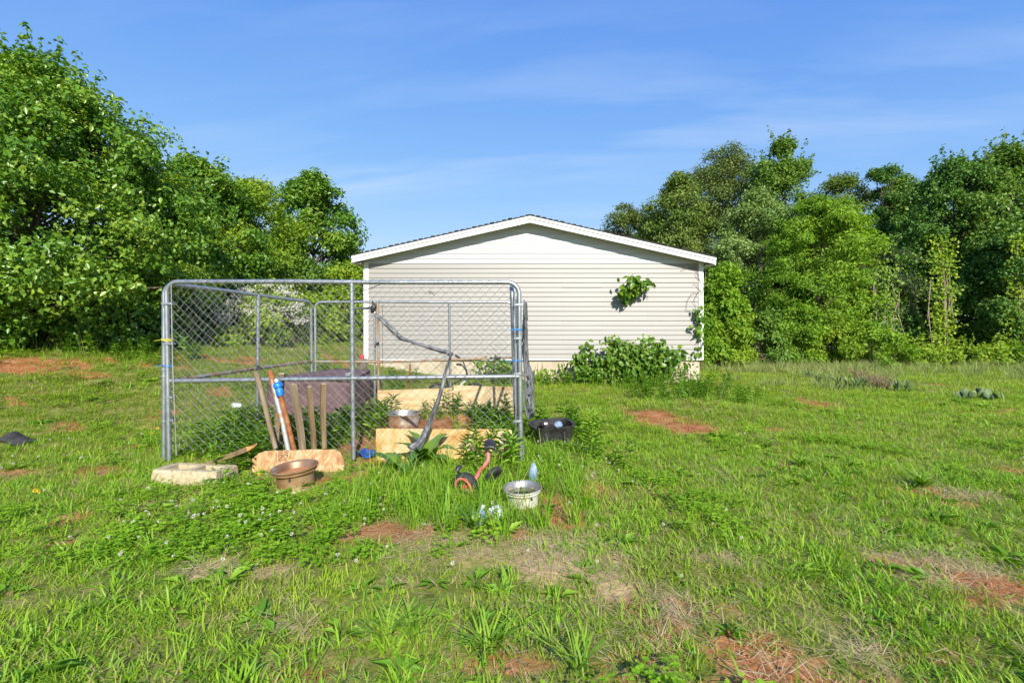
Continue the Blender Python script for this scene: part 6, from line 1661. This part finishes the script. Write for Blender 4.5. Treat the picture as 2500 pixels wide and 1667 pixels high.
# crumbs of clay and small stones in the bare patches
def clod(seed, mat):
    rng = np.random.default_rng(seed); m = MB(); n = 6
    vs = [(0, 0, 0.8)] + [(math.cos(2 * math.pi * k / n) * (0.8 + 0.4 * rng.random()), math.sin(2 * math.pi * k / n) * (0.8 + 0.4 * rng.random()), 0.1 + 0.35 * rng.random()) for k in range(n)] + [(0, 0, -0.5)]
    T = [(0, 1 + k, 1 + (k + 1) % n) for k in range(n)] + [(n + 1, 1 + (k + 1) % n, 1 + k) for k in range(n)]
    return np_mesh('clod', np.array(vs), np.array(T), mat, {'tint': np.zeros(n + 2)}, None, link=False)
M['clay'] = pm('clay_crumb', [(0.3, (0.22, 0.085, 0.032)), (0.5, (0.34, 0.15, 0.058)), (0.7, (0.45, 0.25, 0.12))], 2.0, 3, rough=0.95, bmp=0.2)
pts, s = band_points([(0.7, 3, 700, 0.007), (3, 6, 420, 0.008), (6, 10, 110, 0.012)], lambda x, y: np.clip(dirt_val(x, y) - 0.25, 0, 1))
scatter('clay_crumbs', pts, s * (0.35 + 1.4 * grng.random(len(pts)) ** 2.5), np.zeros(len(pts)), np.zeros(len(pts)), [clod(i, M['clay']) for i in range(4)], grng, 0.4)

# clover and dandelion blossoms
def blossom(name, mat, r, seed):
    rng = np.random.default_rng(seed); n = 34
    nrm = unit(rng.normal(size=(n, 3)) + np.array([0, 0, 0.5]))
    P = nrm * r * 0.35
    V, T, tn = leaves_arrays(P, nrm + 0.2 * rng.normal(size=(n, 3)), np.cross(nrm, rng.normal(size=(n, 3))), r * 0.8, r * 0.45, rng.random(n), 0.1, 0.0)
    V[:, 2] += 0.0
    return np_mesh(name, V, T, mat, {'tint': tn}, None, link=False)
B1 = [blossom('clover_blossom', M['petal'], 0.0095, i) for i in range(3)]
n = 240
bx = np.concatenate([-1.75 + 0.62 * grng.normal(size=58), -0.3 + 1.6 * grng.normal(size=30), 0.45 + 0.35 * grng.normal(size=26), -4.2 + 1.2 * grng.normal(size=30), (grng.random(24) * 2 - 1) * 6])
by = np.concatenate([3.35 + 0.32 * grng.normal(size=58), 3.3 + 0.7 * grng.normal(size=30), 4.9 + 0.5 * grng.normal(size=26), 5.6 + 1.2 * grng.normal(size=30), 4 + 4 * grng.random(24)])
k = by > 1.7; bx, by = bx[k], by[k]
scatter('clover_blossoms', np.stack([bx, by, height(bx, by) + 0.085 + 0.04 * grng.random(len(bx))], 1), 0.8 + 0.5 * grng.random(len(bx)), np.zeros(len(bx)), np.zeros(len(bx)), B1, grng, 0.4)
B2 = [blossom('dandelion_blossom', M['yellow_petal'], 0.015, 9)]
g = [gpt(632, 1195 - 14), gpt(95, 1225), gpt(85, 1222), gpt(385, 1062), gpt(372, 1075)]
bx = np.array([q[0] for q in g]); by = np.array([q[1] for q in g])
scatter('dandelion_blossoms', np.stack([bx, by, height(bx, by) + 0.08], 1), np.ones(len(bx)), np.zeros(len(bx)), np.zeros(len(bx)), B2, grng, 0.3)

# ------------------------------------------------------------------ single plants with large leaves
def strap_leaf(V, T, tn, base, az, L, W, rise, arch, rng, wave=0.0, seg=9):
    d = np.array([math.cos(az), math.sin(az), 0]); s = np.array([-math.sin(az), math.cos(az), 0])
    b0 = len(V); p = np.array(base, float); ang = rise
    ti = 0.2 + 0.7 * rng.random()
    for i in range(seg + 1):
        t = i / seg
        w = W * (math.sin(min(1, 0.12 + t * 0.95) * math.pi) ** 0.7) * (1 if i < seg else 0.05)
        wv_ = wave * math.sin(i * 2.1 + az * 3)
        up = np.array([0, 0, 1.0]) * math.cos(ang) - d * math.sin(ang)
        V.append(p - s * w / 2 + up * (w * 0.16 + wv_ * w)); V.append(p.copy()); V.append(p + s * w / 2 + up * (w * 0.16 - wv_ * w))
        p = p + (d * math.cos(ang) + np.array([0, 0, 1.0]) * math.sin(ang)) * L / seg
        ang -= arch / seg
        tn += [ti] * 3
    for i in range(seg):
        o = b0 + 3 * i
        for k in (0, 1):
            T += [(o + k, o + k + 1, o + k + 4), (o + k, o + k + 4, o + k + 3)]
def strap_plant(name, label, X, Y, n, L, W, rise, arch, mat, cat, seed, group=None, wave=0.0, az0=None):
    rng = np.random.default_rng(seed); V = []; T = []; tn = []
    z = hz(X, Y)
    for k in range(n):
        az = (k * 2.4 if az0 is None else az0[k % len(az0)]) + rng.normal() * 0.25
        strap_leaf(V, T, tn, (0.02 * rng.normal(), 0.02 * rng.normal(), 0), az, L * (0.7 + 0.5 * rng.random()), W * (0.8 + 0.4 * rng.random()), rise * (0.75 + 0.5 * rng.random()), arch * (0.8 + 0.4 * rng.random()), rng, wave)
    o = np_mesh(name, np.array(V), np.array(T), M[mat], {'tint': np.array(tn)}, None, (X, Y, z), smooth=True)
    return tag(o, label, cat, group)
c = at(1040, 0, 4.72)
strap_plant('dock_plant', 'large dock plant with broad arching leaves under the tarp strip', c.x, 4.70, 12, 0.42, 0.115, 1.25, 1.9, 'leaf_big', 'plant', 401, wave=0.10)
c = at(962, 0, 4.5)
strap_plant('dock_plant', 'smaller dock plant with drooping leaves left of the tarp strip end', c.x, 4.50, 7, 0.34, 0.09, 1.1, 2.0, 'leaf_big', 'plant', 402, wave=0.10)
g = gpt(1160, 1302)
strap_plant('strap_leaf_plant', 'clump of stiff upright strap leaves in front of the tricycle', g[0], g[1], 14, 0.24, 0.024, 1.2, 0.7, 'leaf_big', 'plant', 403)
for i, (px, py, lb) in enumerate([(1010, 1560, 'grass tussock left of the bottom dirt patch'), (1420, 1640, 'wide arching grass tussock at the bottom centre'), (945, 1555, 'grass tussock at the bottom left of centre'), (2250, 1190, 'dark spreading rosette on the right lawn'), (1190, 1590, 'grass tussock right of the bottom dirt patch'), (1960, 1140, 'dark weed rosette in the middle of the right lawn')]):
    g = gpt(px, py)
    strap_plant('grass_tussock', lb, g[0], g[1], 34, 0.19 if i < 5 else 0.16, 0.009 if i not in (3, 5) else 0.018, 1.0, 0.9, 'leaf_lime', 'grass', 410 + i, 'tussocks in the lawn')
g = gpt(500, 1160); g2 = gpt(545, 1150)
strap_plant('leafy_weed', 'fresh leafy weed growing beside the concrete block', at(545, 0, 4.28).x, 4.28, 13, 0.20, 0.035, 0.9, 1.2, 'leaf_big', 'plant', 420)
strap_plant('leafy_weed', 'dark leafy weed growing inside before the back right plywood', at(1165, 0, 7.0).x, 7.0, 40, 0.42, 0.035, 1.25, 1.3, 'leaf_deep', 'plant', 421)
strap_plant('leafy_weed', 'spiky weed sprouting behind the steel tub', at(985, 0, 7.5).x, 7.5, 14, 0.26, 0.022, 1.2, 1.5, 'leaf_big', 'plant', 422)
# silvery weeds and cactus on the right lawn
for i, (px, py) in enumerate([(1975, 925), (1998, 935), (2022, 938), (2046, 943), (2070, 947), (2090, 951), (2108, 944), (2192, 955), (2216, 959)]):
    g = gpt(px, py)
    strap_plant('silvery_weed', 'felted silvery weed in the rank bed, %s' % ('leftmost of the row', 'second from the left', 'third from the left', 'fourth from the left', 'fifth from the left', 'foremost, just left of the dead stems', 'just behind the foremost one', 'left of the pair beyond the dead stems', 'rightmost of the row')[i], g[0], g[1], 20, 0.30, 0.042, 1.25, 0.6, 'leaf_grey', 'plant', 430 + i, 'silvery weeds in the rank bed')
for i, (px, py) in enumerate([(2120, 940), (2140, 945), (2160, 950), (2095, 925)]):
    g = gpt(px, py); rr = random.Random(50 + i); m = MB()
    for k in range(40):
        a = rr.uniform(0, 6.28); l = rr.uniform(0.25, 0.5); e = Vector((g[0] + l * math.cos(a) * 0.8, g[1] + l * math.sin(a) * 0.6, hz(*g) + l * rr.uniform(0.3, 0.9)))
        b = Vector((g[0] + rr.uniform(-.1, .1), g[1] + rr.uniform(-.1, .1), hz(*g)))
        m.tube([b, b.lerp(e, 0.5) + Vector((0, 0, 0.08)), e], [0.008, 0.006, 0.003], 4)
    single(m, 'dead_bramble', M['dry_stem'], (g[0], g[1], hz(*g)), 'tangle of dead brown stems in the rank bed, %s' % ('second from the left', 'third from the left', 'rightmost', 'leftmost and farthest back')[i], 'bramble', 'dead stems in the rank bed')
g = gpt(2385, 975)
cac = empty('prickly_pear', (g[0], g[1], hz(*g))); tag(cac, 'low prickly pear cactus alone on the right lawn', 'cactus')
rr = random.Random(8)
for k in range(15):
    a = rr.uniform(-2.9, 2.9); r = 0.30 * math.sqrt(rr.random()); zc = rr.uniform(0.05, 0.22) * (1 - r)
    rot = Matrix.Rotation(rr.uniform(0, 6.28), 3, 'Z') @ Matrix.Rotation(rr.uniform(-0.5, 0.5), 3, 'X')
    s_ = rr.uniform(0.06, 0.095)
    m = MB().lathe([(0.0, -1.0), (0.35, -0.93), (0.75, -0.55), (1.0, 0.1), (0.85, 0.65), (0.45, 0.93), (0.0, 1.0)], (0, 0, 0), 14)
    m.v = [tuple(rot @ Vector((v[0] * s_ * 0.8, v[1] * s_ * 0.2, v[2] * s_)) + Vector((1.5 * r * math.cos(a), r * math.sin(a), zc))) for v in m.v]
    m.build('pad', M['leaf_cactus'], cac)
